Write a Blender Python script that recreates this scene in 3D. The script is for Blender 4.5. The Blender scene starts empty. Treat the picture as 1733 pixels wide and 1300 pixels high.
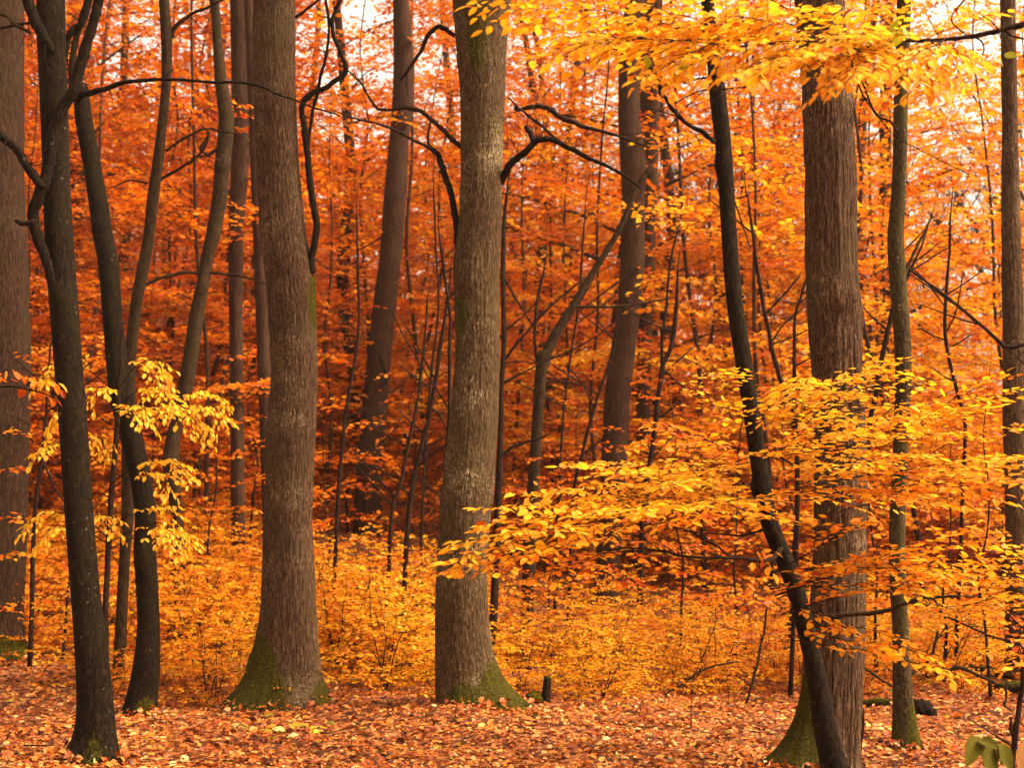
import bpy, math
import numpy as np

# ------------------------------------------------------------------ basics
F, CX, CY = 2381.0, 866.5, 650.0          # photo focal length and centre, in photo pixels
PITCH = math.atan((870 - 650) / F)
EYE = np.array([0.0, 0.0, 1.6])
FWD = np.array([0, math.cos(PITCH), math.sin(PITCH)])
UP = np.array([0, -math.sin(PITCH), math.cos(PITCH)])
RIGHT = np.array([1.0, 0, 0])
scene = bpy.context.scene
COL = scene.collection
R = math.radians


def P(px, py, d):
    """world point seen at photo pixel (px, py) at ground distance d"""
    v = RIGHT * ((px - CX) / F) + UP * ((CY - py) / F) + FWD
    return EYE + v * (d / v[1])


def ground(x, y):
    x = np.asarray(x, float); y = np.asarray(y, float)
    t = np.maximum(y - 12.0, 0)
    g = t * t / (t + 20.0)
    g = np.where(y > 95, 83 * 83 / 103.0, g)
    s = x / np.maximum(y, 6) * 15
    A = 0.045 + 0.30 / (1 + np.exp(np.clip((s - 0.5) / 1.6, -40, 40)))
    b = 0.035 * np.sin(x * 1.3 + 0.7 * y) + 0.03 * np.sin(x * 0.6 - y * 1.1 + 1) + 0.02 * np.sin(2.7 * x + 1.9 * y) + 0.016 * np.sin(5.3 * x - 3.1 * y + 2) + 0.012 * np.sin(7.7 * y + 4.9 * x)
    return A * g + b - 0.02


def gz(x, y):
    return float(ground(x, y))


def depth_at(px, py):
    lo, hi = 4.0, 60.0
    for d in np.arange(4.0, 60, 0.1):
        p = P(px, py, d)
        if p[2] < gz(p[0], p[1]):
            return float(d)
    return 40.0


# ------------------------------------------------------------------ noise
def vnoise(u, v, seed, period=None):
    """smooth value noise 0..1 of two arrays; u wraps at period (cells)"""
    rng = np.random.default_rng(seed)
    n = 256
    L = rng.random((n, n))
    iu = np.floor(u).astype(int); iv = np.floor(v).astype(int)
    fu = u - iu; fv = v - iv
    fu = fu * fu * (3 - 2 * fu); fv = fv * fv * (3 - 2 * fv)
    per = period or n
    a = iu % per; b = (iu + 1) % per
    c = iv % n; d = (iv + 1) % n
    return (L[a % n, c] * (1 - fu) + L[b % n, c] * fu) * (1 - fv) + (L[a % n, d] * (1 - fu) + L[b % n, d] * fu) * fv


# ------------------------------------------------------------------ meshes
def mesh_from(name, verts, faces_flat, loop_total, smooth=True):
    me = bpy.data.meshes.new(name)
    verts = np.asarray(verts, np.float32)
    faces_flat = np.asarray(faces_flat, np.int32); loop_total = np.asarray(loop_total, np.int32)
    me.vertices.add(len(verts)); me.vertices.foreach_set('co', verts.ravel())
    me.loops.add(len(faces_flat)); me.loops.foreach_set('vertex_index', faces_flat)
    me.polygons.add(len(loop_total))
    start = np.concatenate([[0], np.cumsum(loop_total)[:-1]]).astype(np.int32)
    me.polygons.foreach_set('loop_start', start)
    me.polygons.foreach_set('use_smooth', np.full(len(loop_total), smooth))
    me.update(calc_edges=True); me.validate()
    return me


def link(name, me, mat, parent=None, loc=None):
    o = bpy.data.objects.new(name, me)
    if mat: me.materials.append(mat)
    COL.objects.link(o); o.color = (.5, .5, .5, 1)
    if parent: o.parent = parent
    if loc is not None: o.location = loc
    return o


def thing(name, label, cat, loc, group=None, rot=0):
    o = bpy.data.objects.new(name, None); COL.objects.link(o)
    o.empty_display_size = 0.2
    o.location = [float(v) for v in loc]; o.rotation_euler = (0, 0, rot)
    o['label'] = label; o['category'] = cat
    if group: o['group'] = group
    return o


class Tubes:
    def __init__(self): self.v = []; self.f = []; self.n = 0

    def add(self, pts, rad, seg=6, wob=0.0, seed=0):
        pts = np.asarray(pts, float); rad = np.asarray(rad, float)
        k = len(pts)
        T = np.gradient(pts, axis=0); T /= np.linalg.norm(T, axis=1)[:, None] + 1e-9
        ref = np.array([0.0, 0, 1.0]) if abs(T[0][2]) < 0.9 else np.array([1.0, 0, 0])
        a = np.linspace(0, 2 * np.pi, seg, endpoint=False)
        u = np.cross(T[0], ref); u /= np.linalg.norm(u)
        rings = []
        rng = np.random.default_rng(seed)
        for i in range(k):
            u = u - T[i] * np.dot(u, T[i]); u /= np.linalg.norm(u) + 1e-9
            w = np.cross(T[i], u)
            rr = rad[i] * (1 + wob * (rng.random(seg) - 0.5)) if wob else rad[i] * np.ones(seg)
            rings.append(pts[i] + (np.cos(a) * rr)[:, None] * u + (np.sin(a) * rr)[:, None] * w)
        V = np.concatenate(rings + [pts[:1], pts[-1:]])
        idx = np.arange(k * seg).reshape(k, seg) + self.n
        q = np.stack([idx[:-1], np.roll(idx[:-1], -1, 1), np.roll(idx[1:], -1, 1), idx[1:]], -1).reshape(-1, 4)
        self.f.extend(map(tuple, q.tolist()))
        e0 = self.n + k * seg; e1 = e0 + 1
        for j in range(seg):
            self.f.append((int(idx[0][(j + 1) % seg]), int(idx[0][j]), e0))
            self.f.append((int(idx[-1][j]), int(idx[-1][(j + 1) % seg]), e1))
        self.v.append(V); self.n += len(V)

    def build(self, name, mat, parent=None, base=(0, 0, 0)):
        V = np.concatenate(self.v) - np.asarray(base, float)
        flat = [i for f in self.f for i in f]
        me = mesh_from(name, V, flat, [len(f) for f in self.f])
        return link(name, me, mat, parent)


def smooth_path(pts, n):
    """Catmull-Rom through pts (any dimension), n samples per span"""
    p = np.asarray(pts, float)
    q = np.vstack([2 * p[0] - p[1], p, 2 * p[-1] - p[-2]])
    out = []
    for i in range(1, len(q) - 2):
        for t in np.linspace(0, 1, n, endpoint=False):
            a, b, c, d = q[i - 1], q[i], q[i + 1], q[i + 2]
            out.append(0.5 * (2 * b + (c - a) * t + (2 * a - 5 * b + 4 * c - d) * t * t + (3 * b - a - 3 * c + d) * t ** 3))
    out.append(p[-1])
    return np.array(out)


class Leaves:
    """a set of leaf blades: position, direction, normal, length, hue"""
    def __init__(self): self.p = []; self.d = []; self.n = []; self.s = []; self.h = []

    def add(self, p, d, n, s, h):
        self.p.append(p); self.d.append(d); self.n.append(n); self.s.append(s); self.h.append(h)

    def thin(self, nmax, rng):
        if len(self.p) > nmax:
            k = rng.choice(len(self.p), nmax, replace=False)
            for a in 'pdnsh': setattr(self, a, [getattr(self, a)[i] for i in k])

    def build(self, name, mat, parent=None, base=(0, 0, 0), fine=True, seed=0, width=0.29, curl=0.12):
        rng = np.random.default_rng(seed + 99)
        p = np.array(self.p, float) - np.asarray(base, float); d = np.array(self.d, float); n = np.array(self.n, float)
        s = np.array(self.s, float); h = np.array(self.h, float)
        d /= np.linalg.norm(d, axis=1)[:, None] + 1e-9
        n = n - d * (n * d).sum(1)[:, None]; n /= np.linalg.norm(n, axis=1)[:, None] + 1e-9
        w = np.cross(d, n)
        m = len(p)
        cu = (curl * (rng.random(m) * 1.8 - 0.3))
        fo = 0.09 * (rng.random(m) * 1.5 - 0.2)
        wd = width * (0.85 + 0.3 * rng.random(m))
        def pt(a, b, c):                       # along, aside, up - in leaf lengths
            return p + d * (a * s)[:, None] + w * (b * s)[:, None] + n * (c * s)[:, None]
        o = np.ones(m)
        if fine:
            V = np.stack([pt(0 * o, 0 * o, 0 * o), pt(.30 * o, wd * .92, fo), pt(.66 * o, wd * .85, fo - cu * .4), pt(o, 0 * o, -cu),
                          pt(.66 * o, -wd * .85, fo - cu * .4), pt(.30 * o, -wd * .92, fo), pt(.48 * o, 0 * o, -cu * .12)], 1).reshape(-1, 3)
            b = np.arange(m)[:, None] * 7
            fl = np.concatenate([b + 0, b + 6, b + 1,  b + 1, b + 6, b + 2,  b + 2, b + 6, b + 3,  b + 3, b + 6, b + 4,  b + 4, b + 6, b + 5,  b + 5, b + 6, b + 0], 1)
            lt = np.full(m * 6, 3); hh = np.repeat(h, 6)
        else:
            V = np.stack([pt(0 * o, 0 * o, 0 * o), pt(.45 * o, wd * 1.05, fo), pt(o, 0 * o, -cu), pt(.45 * o, -wd * 1.05, fo)], 1).reshape(-1, 3)
            b = np.arange(m)[:, None] * 4
            fl = np.concatenate([b, b + 1, b + 2, b, b + 2, b + 3], 1)
            lt = np.full(m * 2, 3); hh = np.repeat(h, 2)
        me = mesh_from(name, V, fl.ravel(), lt, smooth=False)
        at = me.attributes.new('hue', 'FLOAT', 'FACE')
        at.data.foreach_set('value', hh.astype(np.float32))
        return link(name, me, mat, parent)


# ------------------------------------------------------------------ materials
def new_mat(name):
    m = bpy.data.materials.new(name); m.use_nodes = True
    nt = m.node_tree; nt.nodes.clear()
    out = nt.nodes.new('ShaderNodeOutputMaterial')
    return m, nt, out


def ramp(nt, stops, interp='LINEAR'):
    r = nt.nodes.new('ShaderNodeValToRGB'); e = r.color_ramp.elements
    r.color_ramp.interpolation = interp
    while len(e) > 1: e.remove(e[-1])
    e[0].position = stops[0][0]; e[0].color = (*stops[0][1], 1)
    for p, c in stops[1:]:
        k = e.new(p); k.color = (*c, 1)
    return r


def math_node(nt, op, a, b=None, clamp=False):
    n = nt.nodes.new('ShaderNodeMath'); n.operation = op; n.use_clamp = clamp
    for i, v in enumerate((a, b)):
        if v is None: continue
        if isinstance(v, (int, float)): n.inputs[i].default_value = v
        else: nt.links.new(v, n.inputs[i])
    return n.outputs[0]


def mix_col(nt, fac, a, b, mode='MIX'):
    n = nt.nodes.new('ShaderNodeMix'); n.data_type = 'RGBA'; n.blend_type = mode
    for sock, v in ((n.inputs[0], fac), (n.inputs[6], a), (n.inputs[7], b)):
        if isinstance(v, (int, float)): sock.default_value = v
        elif isinstance(v, tuple): sock.default_value = (*v, 1)
        else: nt.links.new(v, sock)
    return n.outputs[2]


def noise(nt, vec, scale, detail=4, rough=0.55):
    n = nt.nodes.new('ShaderNodeTexNoise'); n.inputs['Scale'].default_value = scale
    n.inputs['Detail'].default_value = detail; n.inputs['Roughness'].default_value = rough
    if vec is not None: nt.links.new(vec, n.inputs['Vector'])
    return n.outputs['Fac']


def leaf_material(name, stops, trans=0.42, rough=0.42, spec=0.4, scale=1.0):
    m, nt, out = new_mat(name)
    at = nt.nodes.new('ShaderNodeAttribute'); at.attribute_name = 'hue'
    oi = nt.nodes.new('ShaderNodeObjectInfo')
    sep = nt.nodes.new('ShaderNodeSeparateColor'); nt.links.new(oi.outputs['Color'], sep.inputs[0])
    off = math_node(nt, 'SUBTRACT', sep.outputs[0], 0.5)
    t = math_node(nt, 'MULTIPLY', math_node(nt, 'ADD', at.outputs['Fac'], off), scale, clamp=True)
    r = ramp(nt, stops); nt.links.new(t, r.inputs[0])
    tc = nt.nodes.new('ShaderNodeTexCoord')
    nz = noise(nt, tc.outputs['Object'], 38, 3)
    mot = math_node(nt, 'MULTIPLY_ADD', nz, 0.5, clamp=False)
    nt.nodes[-1].inputs[2].default_value = 0.75
    cc = nt.nodes.new('ShaderNodeHueSaturation'); nt.links.new(r.outputs[0], cc.inputs['Color']); nt.links.new(mot, cc.inputs['Value'])
    p = nt.nodes.new('ShaderNodeBsdfPrincipled')
    p.inputs['Roughness'].default_value = rough; p.inputs['Specular IOR Level'].default_value = spec
    tr = nt.nodes.new('ShaderNodeBsdfTranslucent')
    nt.links.new(cc.outputs[0], p.inputs['Base Color']); nt.links.new(cc.outputs[0], tr.inputs['Color'])
    mx = nt.nodes.new('ShaderNodeMixShader'); mx.inputs[0].default_value = trans
    nt.links.new(p.outputs[0], mx.inputs[1]); nt.links.new(tr.outputs[0], mx.inputs[2])
    nt.links.new(mx.outputs[0], out.inputs['Surface'])
    return m


LEAF_STOPS = [(0.0, (0.13, 0.012, 0.0015)), (0.16, (0.34, 0.040, 0.002)), (0.32, (0.54, 0.105, 0.003)), (0.48, (0.66, 0.205, 0.005)),
              (0.64, (0.72, 0.315, 0.008)), (0.78, (0.74, 0.40, 0.016)), (0.93, (0.70, 0.40, 0.018)), (1.0, (0.26, 0.27, 0.008))]
M_LEAF = leaf_material('autumn leaf', LEAF_STOPS, trans=0.52, rough=0.5, spec=0.22, scale=0.8)
M_LITTER = leaf_material('fallen leaf', [(0.0, (0.050, 0.011, 0.003)), (0.25, (0.24, 0.040, 0.005)), (0.5, (0.42, 0.098, 0.010)),
                                         (0.72, (0.47, 0.170, 0.026)), (0.88, (0.52, 0.28, 0.105)), (0.93, (0.36, 0.22, 0.008)), (1.0, (0.085, 0.068, 0.004))],
                         trans=0.12, rough=0.5, spec=0.22)


def bark_material(name, dark, mid, light, scale, zsq, bump, lichen=0.0, lichen_col=(0.45, 0.42, 0.36), spots=0.0, patch=0.35, patch_col=(0.22, 0.19, 0.12)):
    m, nt, out = new_mat(name)
    tc = nt.nodes.new('ShaderNodeTexCoord')
    mp = nt.nodes.new('ShaderNodeMapping'); mp.inputs['Scale'].default_value = (1, 1, zsq)
    nt.links.new(tc.outputs['Object'], mp.inputs[0])
    n1 = noise(nt, mp.outputs[0], scale, 6, 0.6)
    r = ramp(nt, [(0.30, dark), (0.5, mid), (0.72, light)]); nt.links.new(n1, r.inputs[0])
    col = r.outputs[0]
    ng = nt.nodes.new('ShaderNodeMapping'); ng.inputs['Scale'].default_value = (1, 1, .45); nt.links.new(tc.outputs['Object'], ng.inputs[0])
    gr = nt.nodes.new('ShaderNodeHueSaturation')
    gv = math_node(nt, 'MULTIPLY_ADD', noise(nt, ng.outputs[0], 115, 3, 0.7), 3.0); nt.nodes[-1].inputs[2].default_value = -0.45
    nt.links.new(col, gr.inputs['Color']); nt.links.new(gv, gr.inputs['Value']); col = gr.outputs[0]
    # broad weathered patches
    n2 = noise(nt, tc.outputs['Object'], 2.6, 4, 0.6)
    pr = ramp(nt, [(0.46, (0, 0, 0)), (0.66, (1, 1, 1))]); nt.links.new(n2, pr.inputs[0])
    col = mix_col(nt, math_node(nt, 'MULTIPLY', pr.outputs[0], patch), col, patch_col)
    # flecks of pale lichen, drawn out along the bark
    if lichen:
        mp2 = nt.nodes.new('ShaderNodeMapping'); mp2.inputs['Scale'].default_value = (1, 1, max(zsq, 0.25))
        nt.links.new(tc.outputs['Object'], mp2.inputs[0])
        n3 = noise(nt, mp2.outputs[0], scale * 1.7, 5, 0.7)
        n4 = noise(nt, tc.outputs['Object'], 1.9, 3, 0.5)
        s = math_node(nt, 'ADD', n3, math_node(nt, 'MULTIPLY', n4, 0.55))
        lr = ramp(nt, [(0.86, (0, 0, 0)), (0.97, (1, 1, 1))]); nt.links.new(s, lr.inputs[0])
        col = mix_col(nt, math_node(nt, 'MULTIPLY', lr.outputs[0], lichen), col, lichen_col)
    if spots:
        vo = nt.nodes.new('ShaderNodeTexVoronoi'); vo.inputs['Scale'].default_value = 27
        dn = nt.nodes.new('ShaderNodeTexNoise'); dn.inputs['Scale'].default_value = 60; nt.links.new(tc.outputs['Object'], dn.inputs['Vector'])
        ds = nt.nodes.new('ShaderNodeVectorMath'); ds.operation = 'SCALE'; ds.inputs['Scale'].default_value = 0.02; nt.links.new(dn.outputs['Color'], ds.inputs[0])
        da = nt.nodes.new('ShaderNodeVectorMath'); da.operation = 'ADD'; nt.links.new(tc.outputs['Object'], da.inputs[0]); nt.links.new(ds.outputs[0], da.inputs[1])
        nt.links.new(da.outputs[0], vo.inputs['Vector'])
        sp = nt.nodes.new('ShaderNodeSeparateColor'); nt.links.new(vo.outputs['Color'], sp.inputs[0])
        size = math_node(nt, 'MULTIPLY', math_node(nt, 'SUBTRACT', sp.outputs[0], 0.35), 0.42)
        inside = math_node(nt, 'MULTIPLY', math_node(nt, 'SUBTRACT', size, vo.outputs['Distance']), 14, clamp=True)
        sm_ = ramp(nt, [(0.42, (0, 0, 0)), (0.60, (1, 1, 1))]); nt.links.new(noise(nt, tc.outputs['Object'], 5.0, 3), sm_.inputs[0])
        inside = math_node(nt, 'MULTIPLY', inside, sm_.outputs[0])
        col = mix_col(nt, math_node(nt, 'MULTIPLY', inside, spots), col, (0.17, 0.135, 0.085))
    # moss where the 'moss' attribute says it grows
    at = nt.nodes.new('ShaderNodeAttribute'); at.attribute_name = 'moss'
    n5 = noise(nt, tc.outputs['Object'], 26, 5, 0.65)
    mf = math_node(nt, 'MULTIPLY', math_node(nt, 'SUBTRACT', math_node(nt, 'ADD', at.outputs['Fac'], n5), 0.90), 6.5, clamp=True)
    mr = ramp(nt, [(0.3, (0.010, 0.0075, 0.0006)), (0.5, (0.030, 0.024, 0.001)), (0.74, (0.095, 0.078, 0.0025))])
    nt.links.new(noise(nt, tc.outputs['Object'], 60, 4, 0.7), mr.inputs[0])
    col = mix_col(nt, math_node(nt, 'MULTIPLY', mf, 0.93), col, mr.outputs[0])
    p = nt.nodes.new('ShaderNodeBsdfPrincipled'); p.inputs['Roughness'].default_value = 0.9; p.inputs['Specular IOR Level'].default_value = 0.06
    nt.links.new(col, p.inputs['Base Color'])
    b = nt.nodes.new('ShaderNodeBump'); b.inputs['Strength'].default_value = 0.9; b.inputs['Distance'].default_value = bump
    nt.links.new(math_node(nt, 'ADD', n1, math_node(nt, 'MULTIPLY', n5, 0.4)), b.inputs['Height'])
    nt.links.new(b.outputs[0], p.inputs['Normal'])
    nt.links.new(p.outputs[0], out.inputs['Surface'])
    return m


M_OAK = bark_material('furrowed oak bark', (0.011, 0.0052, 0.0028), (0.046, 0.0215, 0.0108), (0.125, 0.067, 0.034), 75, 0.16, 0.035,
                      lichen=0.85, lichen_col=(0.27, 0.18, 0.095), patch=0.5, patch_col=(0.060, 0.042, 0.016))
M_OAK_DARK = bark_material('dark red-brown bark', (0.007, 0.003, 0.0015), (0.024, 0.0105, 0.0055), (0.060, 0.030, 0.016), 70, 0.16, 0.03,
                           lichen=0.2, lichen_col=(0.10, 0.065, 0.035), patch=0.4, patch_col=(0.030, 0.019, 0.007))
M_OAK_PALE = bark_material('flecked oak bark', (0.013, 0.0066, 0.003), (0.048, 0.0255, 0.011), (0.125, 0.075, 0.036), 72, 0.22, 0.03,
                           lichen=1.0, lichen_col=(0.32, 0.24, 0.13), patch=0.5, patch_col=(0.056, 0.038, 0.011))
M_SMOOTH = bark_material('dark smooth bark', (0.002, 0.001, 0.0005), (0.0065, 0.0034, 0.0015), (0.024, 0.0135, 0.0055), 55, 0.4, 0.012,
                         spots=0.4, patch=0.5, patch_col=(0.012, 0.0085, 0.0025))
M_LICHEN = bark_material('greenish lichened bark', (0.009, 0.005, 0.002), (0.030, 0.0185, 0.007), (0.070, 0.046, 0.018), 55, 0.4, 0.012,
                         spots=0.75, patch=0.6, patch_col=(0.045, 0.037, 0.009))
M_THIN = bark_material('thin stem bark', (0.006, 0.003, 0.0015), (0.020, 0.0100, 0.0045), (0.050, 0.027, 0.0115), 50, 0.3, 0.012,
                       spots=0.3, patch=0.4, patch_col=(0.028, 0.019, 0.006))
M_TWIG = bark_material('dark twig bark', (0.006, 0.0025, 0.0015), (0.014, 0.006, 0.0035), (0.032, 0.015, 0.008), 40, 0.3, 0.003, patch=0.0)
M_FAR = bark_material('far trunk bark', (0.011, 0.0045, 0.0025), (0.030, 0.0125, 0.0072), (0.058, 0.027, 0.015), 40, 0.16, 0.015, patch=0.35, patch_col=(0.050, 0.031, 0.014))
M_MOSSY = bark_material('mossy rotten wood', (0.004, 0.002, 0.001), (0.010, 0.005, 0.003), (0.024, 0.012, 0.006), 30, 1.0, 0.01, patch=0.2, patch_col=(0.02, 0.02, 0.004))


def ground_material():
    m, nt, out = new_mat('leaf covered soil')
    tc = nt.nodes.new('ShaderNodeTexCoord')
    v = nt.nodes.new('ShaderNodeTexVoronoi'); v.inputs['Scale'].default_value = 17; v.inputs['Randomness'].default_value = 1
    wv = nt.nodes.new('ShaderNodeVectorMath'); wv.operation = 'ADD'
    nz = nt.nodes.new('ShaderNodeTexNoise'); nz.inputs['Scale'].default_value = 9; nt.links.new(tc.outputs['Object'], nz.inputs['Vector'])
    sc = nt.nodes.new('ShaderNodeVectorMath'); sc.operation = 'SCALE'; sc.inputs['Scale'].default_value = 0.06
    nt.links.new(nz.outputs['Color'], sc.inputs[0])
    nt.links.new(tc.outputs['Object'], wv.inputs[0]); nt.links.new(sc.outputs[0], wv.inputs[1]); nt.links.new(wv.outputs[0], v.inputs['Vector'])
    sp = nt.nodes.new('ShaderNodeSeparateColor'); nt.links.new(v.outputs['Color'], sp.inputs[0])
    r = ramp(nt, [(0, (0.03, 0.009, 0.004)), (0.4, (0.12, 0.030, 0.007)), (0.7, (0.26, 0.070, 0.014)), (1, (0.36, 0.14, 0.045))])
    nt.links.new(sp.outputs[0], r.inputs[0])
    big = noise(nt, tc.outputs['Object'], 0.5, 4)
    col = mix_col(nt, math_node(nt, 'MULTIPLY', big, 0.4), r.outputs[0], (0.09, 0.024, 0.007))
    p = nt.nodes.new('ShaderNodeBsdfPrincipled'); p.inputs['Roughness'].default_value = 0.75; p.inputs['Specular IOR Level'].default_value = 0.2
    nt.links.new(col, p.inputs['Base Color'])
    b = nt.nodes.new('ShaderNodeBump'); b.inputs['Strength'].default_value = 0.8; b.inputs['Distance'].default_value = 0.02
    nt.links.new(sp.outputs[1], b.inputs['Height']); nt.links.new(b.outputs[0], p.inputs['Normal'])
    nt.links.new(p.outputs[0], out.inputs['Surface'])
    return m


M_GROUND = ground_material()

# ------------------------------------------------------------------ ground
ys = np.concatenate([np.linspace(-60, 4, 17), np.linspace(4.4, 30, 130), np.linspace(30.6, 90, 80), np.linspace(95, 400, 24)])
xh = np.concatenate([np.linspace(0, 12, 61), np.linspace(12.6, 60, 60), np.linspace(65, 340, 20)])
xs = np.concatenate([-xh[:0:-1], xh])
X, Y = np.meshgrid(xs, ys)
Z = ground(X, Y)
nx, ny = len(xs), len(ys)
idx = np.arange(nx * ny).reshape(ny, nx)
q = np.stack([idx[:-1, :-1], idx[:-1, 1:], idx[1:, 1:], idx[1:, :-1]], -1).reshape(-1, 4)
gme = mesh_from('ground', np.stack([X, Y, Z], -1).reshape(-1, 3), q.ravel(), np.full(len(q), 4))
gobj = link('ground', gme, M_GROUND); gobj['kind'] = 'structure'


# ------------------------------------------------------------------ traced trunks
BASES = []


def trunk(name, rows, d, mat, parent, base, seg=40, ridge=0.0, nridge=30, knots=(), roots=(), moss=(), lump=0.03, seed=1, top=2.6, dz=0.04, lean=0.0):
    """rows: (photo y, left x, right x) from top to bottom, standing at distance d.  roots: (angle deg, reach, height, sharpness)
    moss: (angle deg, angular half width deg, z, half height, strength)  knots: (angle deg, z, size, bulge)"""
    zc = []; xc = []; yc = []; rc = []
    for (y, l, r) in rows:
        dd = d + lean * (rows[-1][0] - y) / 1000.0
        p = P((l + r) / 2, y, dd)
        ax = np.dot(p - EYE, FWD)
        zc.append(p[2]); xc.append(p[0]); yc.append(dd); rc.append((r - l) / 2 * ax / F)
    zc = np.array(zc)[::-1]; xc = np.array(xc)[::-1]; yc = np.array(yc)[::-1]; rc = np.array(rc)[::-1]
    z0 = gz(base[0], base[1]) - 0.22
    z1 = zc[-1] + top
    z = np.arange(z0, z1, dz)
    x = np.interp(z, zc, xc); y_ = np.interp(z, zc, yc); r = np.interp(z, zc, rc)
    k = max(2, min(len(zc) - 1, 3))
    sl = (xc[-1] - xc[-k]) / (zc[-1] - zc[-k])
    x = np.where(z > zc[-1], xc[-1] + sl * (z - zc[-1]), x)
    sl2 = (xc[1] - xc[0]) / (zc[1] - zc[0])
    x = np.where(z < zc[0], xc[0] + sl2 * (z - zc[0]), x)
    r = np.where(z > zc[-1], r * np.maximum(1 - (z - zc[-1]) * 0.06, 0.3), r)
    ker = np.hanning(11); ker /= ker.sum()
    def sm(a): return np.convolve(np.pad(a, 5, mode='reflect', reflect_type='odd'), ker, 'valid')
    x, y_, r = sm(x), sm(y_), sm(r)
    th = np.linspace(0, 2 * np.pi, seg, endpoint=False)
    TH, ZZ = np.meshgrid(th, z)
    RR = np.repeat(r[:, None], seg, 1)
    zg = z0 + 0.22
    n_low = vnoise(TH / (2 * np.pi) * 5, ZZ * 0.9, seed, 5) + 0.5 * vnoise(TH / (2 * np.pi) * 9, ZZ * 3.1, seed + 1, 9) - 0.75
    RR = RR * (1 + lump * 2 * n_low)
    for (a, reach, hgt, sharp) in roots:
        c = np.maximum(0, np.cos(TH - R(a)))
        RR = RR + reach * c ** sharp * np.exp(-np.maximum(ZZ - zg, -0.2) / hgt)
    for (a, zk, size, bulge) in knots:
        da = (TH - R(a) + np.pi) % (2 * np.pi) - np.pi
        rr2 = (da * r.mean()) ** 2 + (ZZ - zk) ** 2
        RR = RR + bulge * (np.exp(-rr2 / size ** 2) - 0.55 * np.exp(-rr2 / (0.35 * size) ** 2))
    if ridge:
        wob = 1.1 * vnoise(TH / (2 * np.pi) * 8, ZZ * 1.4, seed + 2, 8)
        u = TH / (2 * np.pi) * nridge + wob
        a = vnoise(u, ZZ * 3.0, seed + 3, nridge)
        b = vnoise(u * 2, ZZ * 7.0, seed + 4, nridge * 2)
        RR = RR + ridge * (np.abs(2 * a - 1) ** 0.7 - 0.45) + ridge * 0.45 * (b - 0.5)
    VX = x[:, None] + RR * np.cos(TH); VY = y_[:, None] + RR * np.sin(TH)
    M = np.zeros_like(TH)
    for (a, aw, zm, hz, st) in moss:
        da = (TH - R(a) + np.pi) % (2 * np.pi) - np.pi
        hgt = np.clip(1 - np.abs(ZZ - (zg + zm)) / hz, 0, 1)
        w = R(aw) * (0.35 + 0.9 * hgt)
        M = np.maximum(M, st * np.clip(1.25 - np.abs(da) / w, 0, 1) * np.clip(hgt * 2.2, 0, 1))
    mb = np.clip(M * 1.3 - .3, 0, 1) * (.004 + .022 * vnoise(TH / (2 * np.pi) * 40, ZZ * 16, seed + 9, 40) * vnoise(TH / (2 * np.pi) * 14, ZZ * 6, seed + 10, 14))
    VX = VX + mb * np.cos(TH); VY = VY + mb * np.sin(TH)
    if roots: BASES.append((float(base[0]), float(base[1]), RR[min(6, len(RR) - 1)]))
    V = np.stack([VX, VY, ZZ], -1).reshape(-1, 3) - np.asarray(base, float)
    k = len(z)
    idx = np.arange(k * seg).reshape(k, seg)
    q = np.stack([idx[:-1], np.roll(idx[:-1], -1, 1), np.roll(idx[1:], -1, 1), idx[1:]], -1).reshape(-1, 4)
    cap = idx[-1]
    flat = np.concatenate([q.ravel(), cap]); lt = np.concatenate([np.full(len(q), 4), [seg]])
    me = mesh_from(name, V, flat, lt)
    at = me.attributes.new('moss', 'FLOAT', 'POINT'); at.data.foreach_set('value', M.ravel().astype(np.float32))
    return link(name, me, mat, parent)


def branch(parent, base, pts, d, mat=None, seg=8, name='branch', n=6, d2=None, wob=0.12, twigs=5):
    """pts: (photo x, photo y, width px); d may run to d2 along the branch"""
    q = []; m = len(pts)
    for i, (x, y, w) in enumerate(pts):
        dd = d if d2 is None else d + (d2 - d) * i / (m - 1)
        p = P(x, y, dd); q.append([*p, w / 2 * np.dot(p - EYE, FWD) / F])
    s = smooth_path(q, n)
    rg = np.random.default_rng(abs(int(pts[0][0] * 3 + pts[0][1])) + 7)
    jit = rg.standard_normal((len(s), 3)); jit = (jit + np.roll(jit, 1, 0) + np.roll(jit, -1, 0)) / 3
    jit[[0, -1]] = 0
    s[:, :3] += jit * np.minimum(s[:, 3:4] * .5, .006)
    s[:, 3] *= 1 + np.where(s[:, 3] > .02, .035, .10) * rg.standard_normal(len(s)).clip(-1.5, 1.5)
    t = Tubes(); t.add(s[:, :3], np.maximum(s[:, 3], 0.0012), seg, wob, abs(int(pts[0][0])) + 7)
    if len(pts) >= 5 and twigs:
        for c in range(twigs):
            i = int(len(s) * (.25 + .7 * rg.random())); i = min(i, len(s) - 2)
            dr = unit(s[i + 1, :3] - s[i, :3]); v = rg.standard_normal(3); v = unit(v - dr * np.dot(v, dr) + dr * .8)
            ln = (.10 + .30 * rg.random()); r0 = min(s[i, 3] * .45, .005)
            v2 = unit(v + rg.standard_normal(3) * .35)
            a = s[i, :3]; b_ = a + v * ln * .5; c_ = b_ + v2 * ln * .5
            t.add(np.array([a, b_, c_]), [r0, r0 * .6, .001], 4)
            if rg.random() < .6: t.add(np.array([b_, b_ + unit(v + rg.standard_normal(3) * .8) * ln * .4]), [r0 * .5, .001], 3)
    return t.build(name, mat or M_TWIG, parent, base)


def base_at(px, py, d=None):
    d = d or depth_at(px, py)
    p = P(px, py, d)
    return np.array([p[0], p[1], gz(p[0], p[1])]), d


def unit(v):
    v = np.asarray(v, float); return v / (np.linalg.norm(v) + 1e-9)


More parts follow.
